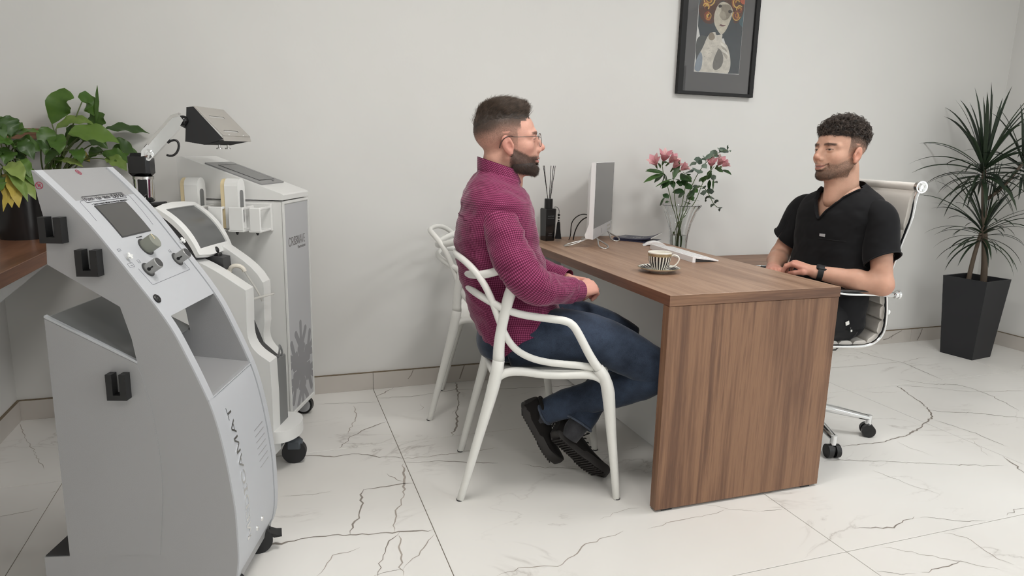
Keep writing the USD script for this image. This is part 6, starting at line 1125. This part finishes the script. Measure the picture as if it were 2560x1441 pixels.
ft = Field((-.24, -.36, .42), (.20, .36, 1.16), .0042)
ft.ell((-.045, .02, .93), (.096, .155, .14), .05); ft.ell((-.03, .01, .72), (.09, .145, .20), .05); ft.cone((-.064, .004, 1.00), (-.048, .004, 1.12), .060, .056, .035)
for y in (-1, 1): ft.cone((-.058, y*.04, 1.045), (-.05, y*.155+.012, .985), .040, .042, .035); ft.cone((.002, y*.015, 1.000), (-.02, y*.14, 1.005), .016, .014, .03)
tor2 = ft.mesh()
fa = Field((-.13, -.34, .62), (.30, .36, 1.04), .0027)
sN, eN, wN = V(-.050, .200, .968), V(-.030, .262, .705), V(.150, .080, .738); sF, eF, wF = V(-.030, -.180, .968), V(.020, -.245, .755), V(.165, -.135, .722)
fa.cone(sN, eN, .046, .040, .01); fa.chain([eN, eN*.62+wN*.38+V(0, 0, -.002), wN], [.043, .043, .0275], .02); fa.cone(sF, eF, .046, .040, .01); fa.chain([eF, eF*.6+wF*.4, wF], [.042, .041, .027], .02)
kN = V(.196, -.008, .768); hand(fa, wN, kN-wN, V(.2, -.45, -1), V(1, .4, .3), [(.75, .65, .35), (.78, .7, .35), (.8, .75, .4), (.85, .8, .4)], .98, [(.030, .036, .014), (.030, .066, .030), (.018, .088, .042)])
kF = V(.222, -.075, .722); hand(fa, wF, kF-wF, V(.1, .35, -1), V(.4, 1, .2), [(.25, .5, .3), (.28, .55, .3), (.3, .6, .3), (.35, .6, .3)], .98)
ar2 = fa.mesh(); av = ar2.vertices; ac = np.tile(np.array(s2l(200, 154, 132)), (len(av), 1))*(1+.12*(meshkit.fbm(av*60, 3, 2)-.5)[:, None]); ac = mixc(ac, s2l(196, 128, 114), .55*sstep(.15, .21, av[:, 0])); ac = mixc(ac, s2l(190, 122, 106), .35*sstep(.05, .02, np.linalg.norm(av-(eN+V(-.02, .02, -.02)), axis=1)))
H2m = T2(hd2)
tc = np.tile(SK2, (len(tor2.vertices), 1))*(1+.08*(meshkit.fbm(tor2.vertices*50, 3, 4)-.5)[:, None])
body2 = part(doc, 'body', trimesh.util.concatenate([H2m, tor2, ar2]), 'skin', True, color=np.vstack([col2, tc, ac]))
for y in (-1, 1):
    e = part(body2, 'eye', T2(ball((.0735, y*.031, 0), .0127, 3)), 'eye_white', True); part(body2, 'iris', T2(ball((.0735+.0078, y*.031+.0012, .0), (.0054, .0072, .0070), 3)), 'iris', True)
# curls
def th2(v, n):
    x, y, z = v.T; top = sstep(.046, .078, z+.30*np.maximum(0, -x-.05)+.010*(meshkit.noise(v*80, 6)-.5)); f = sstep(.090, .078, x-.10*np.maximum(0, z-.07)); return np.where(f > .02, -.003+top*(.012+.008*sstep(.06, .10, z))+.008*(meshkit.fbm(v*70, 2, 3)-.5)*top, -.01)-(1-f)*.012
cp2, _, ct2 = cap(hd2, th2, n2_); hr2 = part(doc, 'hair', T2(cp2), 'hair_cap2', True)
curl_2 = lambda q: q @ (Rh2*SC_).T+oh2
rg = np.random.default_rng(12); wv_ = sstep(-.0012, .004, ct2); a_ = cp2.area_faces*wv_[cp2.faces].mean(1); fi = rg.choice(len(cp2.faces), 1500, p=a_/a_.sum()); pc = cp2.triangles_center[fi]; nc_ = cp2.face_normals[fi]; cur = []
for p, n in zip(pc, nc_):
    a, b, n = frame(unit(n+rg.normal(0, .5, 3))); edge = p[2] < .085; r0 = rg.uniform(.0055, .0105)*(.75 if edge else 1); turns = rg.uniform(.8, 1.7); t = np.linspace(0, 1, 20); ph = rg.uniform(0, 6.28); ln = rg.uniform(.006, .018); ax = unit(.5*n+rg.normal(0, .45, 3)+V(.45, 0, -.35)*(p[0] > .02)); u1, u2, ax = frame(ax)
    r = r0*(.75+.45*np.sin(t*PI)); cur.append(p-n*.003+ax*(t*ln)[:, None]+u1*((np.cos(ph+t*turns*6.28)-math.cos(ph))*r)[:, None]+u2*((np.sin(ph+t*turns*6.28)-math.sin(ph))*r)[:, None])
curves(hr2, 'curls', [curl_2(q) for q in cur], .0017, 'hair_dark')
fine_ = [q+rg.normal(0, .0012, 3)+np.cumsum(rg.normal(0, .00025, q.shape), 0) for q in cur for k in range(3)]
curves(hr2, 'curls', [curl_2(q) for q in fine_], .0007, 'hair_dark')
sw2 = hl2(*hd2.vertices.T)*(th2(hd2.vertices, n2_) < .004)*(hd2.vertices[:, 2] > .0); sw2 = sw2*(.3+.7*sstep(.01, .06, hd2.vertices[:, 2]+.4*np.maximum(0, -hd2.vertices[:, 0]-.03)))
st = strands(hd2, 12000, 2, .006, lambda p, n: np.stack([-.3+0*p[:, 0], 0*p[:, 0], -.8+0*p[:, 0]], 1), 3, .45, .05, sw2); curves(hr2, 'side_hair', [curl_2(q) for q in st], .00036, 'hair_dark')
curves(hr2, 'eyebrows', [curl_2(q) for y in (-1, 1) for q in strands(hd2, 420, 8+y, .008, lambda p, n: np.stack([-.2+0*p[:, 0], y*1.0+0*p[:, 0], .15+0*p[:, 0]], 1), 3, .15, 0, brow_w(hd2, y))], .0006, 'brow_dark')
st = strands(hd2, 11000, 4, .006, lambda p, n: np.stack([.15+0*p[:, 0], 0*p[:, 0], -1+0*p[:, 0]], 1), 3, .28, .05, bd2(*hd2.vertices.T)*(.4+.6*sstep(-.05, -.09, hd2.vertices[:, 2]))); curves(doc, 'beard', [curl_2(q) for q in st], .00036, 'beard_brown')
# scrub top with V neck
zz2 = [(.51, .015, .150, .205), (.60, .005, .140, .200), (.70, -.010, .128, .190), (.80, -.022, .120, .182), (.90, -.032, .122, .186), (.97, -.040, .118, .197), (1.010, -.044, .108, .198), (1.038, -.047, .098, .180), (1.062, -.050, .086, .142), (1.082, -.051, .077, .105), (1.096, -.051, .072, .080)]
rows = refine([((x, .012 if z > .9 else .005, z), hx, hy, np.interp(z, [.97, 1.096], [0, .24])) for z, x, hx, hy in zz2], 110); q, uv = ring_loft(rows, 180, 2.2, PI); q = wrinkle(q, .016, (8, 8, 11), 21); q = wrinkle(q, .006, (24, 24, 22), 22)
vv, ff = grid_mesh(q); apex = V(.0, .012, .950); inV = lambda p: (p[:, 0] > -.05) & (np.abs(p[:, 1]-apex[1]) < (p[:, 2]-apex[2]-.004)*.68)
cen = vv[ff].mean(1); keep = ~inV(cen); tp = part(doc, 'scrub_top', (vv, ff[keep]), 'scrub_black', True)
kd2 = kd.__class__(vv); nrm2 = vnormals(as_mesh((vv, ff)))
def on2(y, z, x=.3, off=.002):                     # front of the top at (y, z)
    m = (vv[:, 0] > -.06); i = np.where(m)[0][np.argmin((vv[m, 1]-y)**2+(vv[m, 2]-z)**2)]; return vv[i]+V(off, 0, 0), i
for sg in (-1, 1):
    pts = [on2(apex[1]+sg*(z-apex[2])*.72, z)[0] for z in np.linspace(.950, 1.078, 12)]; part(tp, 'neck_band', tube(smooth_path(np.array(pts), 30), .0095, 10, .40), 'scrub_black', True)
pb, _ = on2(.10, .875); pe, _ = on2(.025, .875); part(tp, 'pocket_seam', tube(smooth_path(np.array([on2(y, .872, off=.0015)[0] for y in np.linspace(.03, .14, 8)]), 14), .0012, 6), 'black_matte', True)
ptg, i_ = on2(.052, .885); a, b, n = frame(unit(V(1, .15, .1))); part(tp, 'woven_tag', place(bx(-.013, .013, -.006, .006, 0, .002, .0004), ptg+V(.003, 0, 0), unit(np.cross(V(0, 0, 1), n)), V(0, 0, 1), n), 'tag_grey', False)
for s_, e_, y in ((sN, eN, 1), (sF, eF, -1)):
    dd = e_-s_; q, uv = sleeve([s_-V(.0, y*.075, -.020), s_+V(0, y*.002, .004), s_+dd*.30+V(0, y*.004, 0), s_+dd*.62+V(0, y*.006, 0)], [.050, .062, .066, .069], 46, 44, seed=40+y, amp=.012, fr=(10, 10, 14)); cloth(tp, 'sleeve', q, uv, 'scrub_black'); part(tp, 'sleeve_hem', tube(q[-1][:-1], .003, 6, cap=False), 'scrub_black', True)
# trousers, shoes
tr = part(doc, 'trousers', loft(np.array(ring_loft(refine([((.0, 0, .58), .135, .178), ((-.01, 0, .505), .14, .185), ((-.01, 0, .461), .12, .165)], 14), 60, 2.4)[0])[:, :-1]), 'scrub_black', True)
for y in (-1, 1):
    q, uv = sleeve([(-.02, y*.09, .52), (.12, y*.11, .537), (.30, y*.125, .525), (.42, y*.13, .48)], [.096, .094, .082, .068], 40, 36, seed=50+y, amp=.014); part(tr, 'leg', loft(q[:, :-1]), 'scrub_black', True)
    q, uv = sleeve([(.43, y*.13, .51), (.435, y*.13, .43), (.41, y*.12, .25), (.385, y*.115, .06)], [.055, .066, .060, .055], 36, 36, seed=60+y, amp=.014); part(tr, 'leg', loft(q[:, :-1]), 'scrub_black', True)
    shoe(doc, V(.33, y*.115, -.040), V(1, y*.12, 0), V(0, 0, 1), .28); part(doc, 'sock', tube([(.385, y*.115, .10), (.375, y*.115, .02)], [.040, .042], 16), 'sock', True)
part(tr, 'white_label', place(bx(-.009, .009, -.008, .008, 0, .002), (.075, .206, .54), unit(V(1, -.1, -.35)), unit(V(.3, 0, 1)), (0, 1, 0)), 'paper', False); part(tr, 'white_label', place(bx(-.004, .004, -.010, .010, 0, .002), (.045, .204, .51), unit(V(1, -.1, -.35)), unit(V(.3, 0, 1)), (0, 1, 0)), 'paper', False)
# smartwatch on the left wrist
fd_ = unit(wN-eN); wc = wN-fd_*.022; upw = unit(V(.25, .35, 1)-(V(.25, .35, 1) @ fd_)*fd_); sw_ = np.cross(upw, fd_)
ring = [wc+.0318*(math.cos(a)*upw+math.sin(a)*sw_) for a in np.linspace(0, 2*PI, 41)[:-1]]; ring.append(ring[0])
w0_ = part(doc, 'smartwatch', loft([[wc+fd_*u+r*(math.cos(a)*upw+math.sin(a)*sw_) for a in np.linspace(0, 2*PI, 41)[:-1]] for u, r in ((-.011, .0300), (-.011, .0325), (.011, .0325), (.011, .0300), (-.011, .0300))], False), 'black_matte', 40)
part(w0_, 'watch_case', place(extr(rrect(-.018, .018, -.0205, .0205, .009), .0105, 'xy'), wc+upw*.0295, sw_, fd_, np.cross(sw_, fd_)), 'black_plastic', 30); part(w0_, 'watch_glass', place(extr(rrect(-.0165, .0165, -.019, .019, .008), .0012, 'xy'), wc+upw*.0295+np.cross(sw_, fd_)*.0105, sw_, fd_, np.cross(sw_, fd_)), 'black_gloss', 30)
